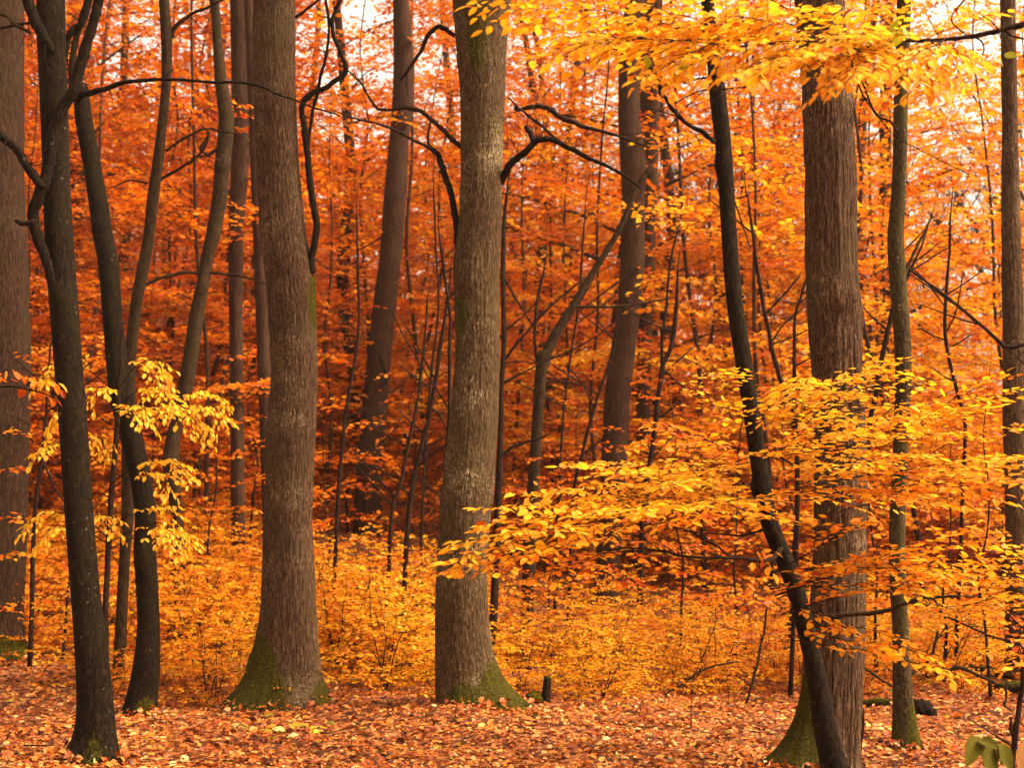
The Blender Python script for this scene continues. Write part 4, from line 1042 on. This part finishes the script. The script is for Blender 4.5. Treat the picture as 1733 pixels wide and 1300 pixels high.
# olive leaved plant in the lower right corner
b, d = base_at(1670, 1330, 5.7)
t = thing('seedling', 'small plant with curling olive leaves in the bottom right corner', 'plant', b)
L = Leaves(); T = Tubes(); rng = np.random.default_rng(33)
top = P(1668, 1262, 5.7)
T.add(smooth_path([b - [0, 0, .05], (b + top) / 2 + [.03, 0, 0], top], 4), np.linspace(.005, .003, 9), 5)
BV, BF, BH = [], [], []
for (x_, y_, ex, ey, ln, h) in [(1660, 1250, 1626, 1288, .13, .99), (1672, 1256, 1676, 1310, .14, 1.0), (1690, 1260, 1712, 1294, .11, .99), (1700, 1262, 1690, 1290, .09, 1.0), (1738, 1258, 1720, 1320, .13, .62), (1656, 1254, 1692, 1254, .10, .99)]:
    a, e = P(x_, y_, 5.6), P(ex, ey, 5.5)
    T.add(np.array([top, (top + a) / 2 + [0, 0, .01], a]), [.003, .002, .0015], 4)
    dl = unit(e - a); nr = np.array([.3, -.8, .6]) + (rng.random(3) - .5) * .5; nr = unit(nr - dl * np.dot(nr, dl)); wv = np.cross(dl, nr)
    o0 = len(BV); nu, nv = 10, 5; tw_ = (rng.random() - .5) * 1.2
    for iu in range(nu):
        u_ = iu / (nu - 1); wd = .27 * ln * math.sin(math.pi * min(1, .04 + .96 * u_ ** .85)) ** .8 + .001
        for iv in range(nv):
            v_ = iv / (nv - 1) * 2 - 1
            w2 = wv * math.cos(tw_ * u_) + nr * math.sin(tw_ * u_)
            BV.append(a + dl * ln * u_ + np.array([0, 0, -.35 * ln]) * u_ ** 2 + w2 * wd * v_ * (1 + .08 * math.sin(9 * u_ + iv)) + nr * (.30 * wd * v_ * v_ + .06 * wd * math.sin(14 * u_ + 3 * v_)))
    for iu in range(nu - 1):
        for iv in range(nv - 1):
            q = o0 + iu * nv + iv; BF.append((q, q + 1, q + nv + 1, q + nv)); BH.append(h)
T.build('stem', M_TWIG, t, b)
bm_ = mesh_from('leaves', np.array(BV) - b, [i for f in BF for i in f], [4] * len(BF)); at = bm_.attributes.new('hue', 'FLOAT', 'FACE'); at.data.foreach_set('value', np.array(BH, np.float32))
link('leaves', bm_, leaf_material('olive leaf', [(0.0, (.10, .030, .010)), (.9, (.22, .10, .030)), (.985, (.075, .060, .006)), (1.0, (.060, .050, .005))], trans=.2, rough=.85, spec=.05), t)


# ------------------------------------------------------------------ stumps, logs
def lumpy(pts, rad, seg, seed, moss, mat, name, parent, base, amp=.18):
    s = smooth_path(np.column_stack([pts, rad]), 6)
    T = Tubes(); T.add(s[:, :3], s[:, 3], seg, amp, seed)
    o = T.build(name, mat, parent, base)
    nv = len(o.data.vertices); co = np.empty(nv * 3, np.float32); o.data.vertices.foreach_get('co', co); zz = co.reshape(-1, 3)[:, 2]
    mo = np.clip((zz - zz.min()) / (np.ptp(zz) + 1e-6) * moss, 0, 1) if moss >= 0 else np.zeros(nv)
    at = o.data.attributes.new('moss', 'FLOAT', 'POINT'); at.data.foreach_set('value', mo.astype(np.float32))
    return o


b, d = base_at(924, 1194)
t = thing('tree_stump', 'short broken post-like stump right of the middle oak', 'stump', b)
lumpy([b - [0, 0, .1], b + [.0, 0, .06], b + [.008, 0, .14], b + [.016, 0, .205]], [.046, .040, .036, .034], 14, 3, .35, M_MOSSY, 'stump', t, b)
lumpy([b + [.012, 0, .20], b + [.018, 0, .216], b + [.02, 0, .226]], [.036, .034, .012], 12, 4, 3, M_MOSSY, 'moss_cap', t, b)
b, d = base_at(903, 1192)
t = thing('mossy_stone', 'small moss-covered stone beside the broken stump', 'stone', b)
lumpy([b + [-.06, 0, -.03], b + [-.035, 0, .015], b + [.0, 0, .03], b + [.05, 0, .01], b + [.07, 0, -.03]], [.02, .05, .06, .05, .02], 14, 6, 1.3, M_MOSSY, 'stone', t, b)
b, d = base_at(1562, 1212)
t = thing('rotten_stump', 'black hollow rotten stump right of the slender lichened trunk', 'stump', b)
lumpy([b + [-.11, .05, .0], b + [-.07, .02, .04], b + [.0, 0, .05], b + [.06, 0, .02], b + [.12, -.02, -.02]], [.04, .065, .07, .05, .008], 22, 8, .2, M_MOSSY, 'stump', t, b, .6)
b, d = base_at(1488, 1200)
t = thing('fallen_log', 'green mossy log between the right oak and the slender lichened trunk', 'log', b)
lumpy([b + [-.12, .06, .01], b + [-.03, .03, .02], b + [.06, 0, .02], b + [.14, -.03, .005]], [.02, .035, .035, .02], 14, 9, 1.4, M_MOSSY, 'log', t, b)
b, d = base_at(1640, 1150)
t = thing('fallen_log', 'dark fallen log lying among shrubs at lower right', 'log', b)
lumpy([b + [-.35, .3, .02], b + [-.12, .12, .07], b + [.12, 0, .06], b + [.42, -.15, .02]], [.03, .05, .05, .03], 14, 10, .5, M_MOSSY, 'log', t, b, .25)
b, d = base_at(1715, 1178)
t = thing('fallen_log', 'dark mossy log end at the right edge', 'log', b)
lumpy([b + [-.16, .1, .02], b + [-.07, .03, .05], b + [.1, 0, .06], b + [.3, -.05, .04]], [.03, .055, .06, .05], 14, 11, .7, M_MOSSY, 'log', t, b, .25)


def stick(label, pts, d, d2=None):
    x, y, w = pts[0]
    b = P(x, y, d); t = thing('fallen_branch', label, 'branch', b)
    branch(t, b, pts, d, M_THIN, 6, name='stick', d2=d2)


stick('pale dead stick leaning behind the right edge of the right oak', [(1458, 1128, 5), (1480, 1144, 5), (1505, 1160, 4), (1530, 1178, 3)], 10.5)
stick('pale dead branch bending up right of the slender lichened trunk', [(1542, 1142, 5), (1560, 1128, 6), (1575, 1112, 6), (1582, 1090, 5), (1586, 1068, 4)], 10.6)
stick('curved pale dead branch over the dark log at lower right', [(1598, 1150, 4), (1605, 1136, 6), (1622, 1130, 6), (1650, 1142, 6), (1690, 1160, 4)], 11.2)
stick('thin pale twig standing among the twigs at lower right', [(1703, 1152, 4), (1703, 1180, 4), (1700, 1194, 4), (1712, 1205, 3)], 9.5)
stick('arched dead twig in the yellow shrubs left of the leaning slender tree', [(1125, 1178, 3), (1160, 1155, 4), (1195, 1133, 4), (1250, 1120, 3)], 12.2)
stick('thin leaning dead stem in the shrubs by the right oak', [(1262, 1195, 4), (1278, 1140, 5), (1290, 1090, 5), (1298, 1030, 4)], 12.0)

# ------------------------------------------------------------------ damp autumn air
hv = [(x_, y_, z_) for x_ in (-360, 360) for y_ in (-80, 420) for z_ in (-3, 62)]
hf = [(0, 1, 3, 2), (4, 6, 7, 5), (0, 4, 5, 1), (2, 3, 7, 6), (0, 2, 6, 4), (1, 5, 7, 3)]
hm = bpy.data.materials.new('damp air'); hm.use_nodes = True; hn = hm.node_tree; hn.nodes.clear()
ho = hn.nodes.new('ShaderNodeOutputMaterial'); pv = hn.nodes.new('ShaderNodeVolumePrincipled')
pv.inputs['Density'].default_value = 0.0004; pv.inputs['Color'].default_value = (1.0, 0.78, 0.60, 1); pv.inputs['Anisotropy'].default_value = 0.3
hn.links.new(pv.outputs[0], ho.inputs['Volume'])
haze = link('haze', mesh_from('haze', hv, [i for f in hf for i in f], [4] * 6, smooth=False), hm); haze['kind'] = 'stuff'

# ------------------------------------------------------------------ sky, sun, camera
world = bpy.data.worlds.new('World'); scene.world = world; world.use_nodes = True
nt = world.node_tree; nt.nodes.clear()
sky = nt.nodes.new('ShaderNodeTexSky'); sky.sky_type = 'NISHITA'; sky.sun_disc = False
SUN_EL, SUN_AZ = R(46), R(102)                   # azimuth from +Y towards +X
sky.sun_elevation = SUN_EL; sky.sun_rotation = SUN_AZ
sky.air_density = 1.0; sky.dust_density = 6.0; sky.ozone_density = 0.6
hs = nt.nodes.new('ShaderNodeHueSaturation'); hs.inputs['Saturation'].default_value = 0.05
cl = nt.nodes.new('ShaderNodeMix'); cl.data_type = 'RGBA'; cl.blend_type = 'MULTIPLY'; cl.inputs[0].default_value = 1.0
cl.inputs[7].default_value = (1.0, 0.87, 0.72, 1)
bg = nt.nodes.new('ShaderNodeBackground'); bg.inputs['Strength'].default_value = 0.15
wo = nt.nodes.new('ShaderNodeOutputWorld')
nt.links.new(sky.outputs[0], hs.inputs['Color']); nt.links.new(hs.outputs[0], cl.inputs[6]); nt.links.new(cl.outputs[2], bg.inputs['Color']); nt.links.new(bg.outputs[0], wo.inputs['Surface'])

sun = bpy.data.lights.new('sun', 'SUN'); sun.energy = 2.0; sun.angle = R(16); sun.color = (1.0, 0.82, 0.58)
so = bpy.data.objects.new('sun', sun); COL.objects.link(so)
from mathutils import Vector
dirn = Vector((math.sin(SUN_AZ) * math.cos(SUN_EL), math.cos(SUN_AZ) * math.cos(SUN_EL), math.sin(SUN_EL)))
so.rotation_euler = dirn.to_track_quat('Z', 'Y').to_euler()
so.location = (20, -5, 25)

cam = bpy.data.cameras.new('camera'); co = bpy.data.objects.new('camera', cam); COL.objects.link(co)
cam.sensor_width = 36; cam.lens = 36 * F / 1733.0; cam.clip_end = 3000; cam.clip_start = .05
co.location = tuple(EYE); co.rotation_euler = (math.pi / 2 + PITCH, 0, 0)
cam.dof.use_dof = True; cam.dof.focus_distance = 8.6; cam.dof.aperture_fstop = 3.0
scene.camera = co

vs = scene.view_settings
vs.view_transform = 'Standard'; vs.look = 'None'; vs.gamma = 1; vs.exposure = 1.92; vs.use_curve_mapping = False
scene.render.engine = 'CYCLES'
scene.cycles.max_bounces = 6; scene.cycles.diffuse_bounces = 4; scene.cycles.glossy_bounces = 2; scene.cycles.transmission_bounces = 4
scene.cycles.use_denoising = True
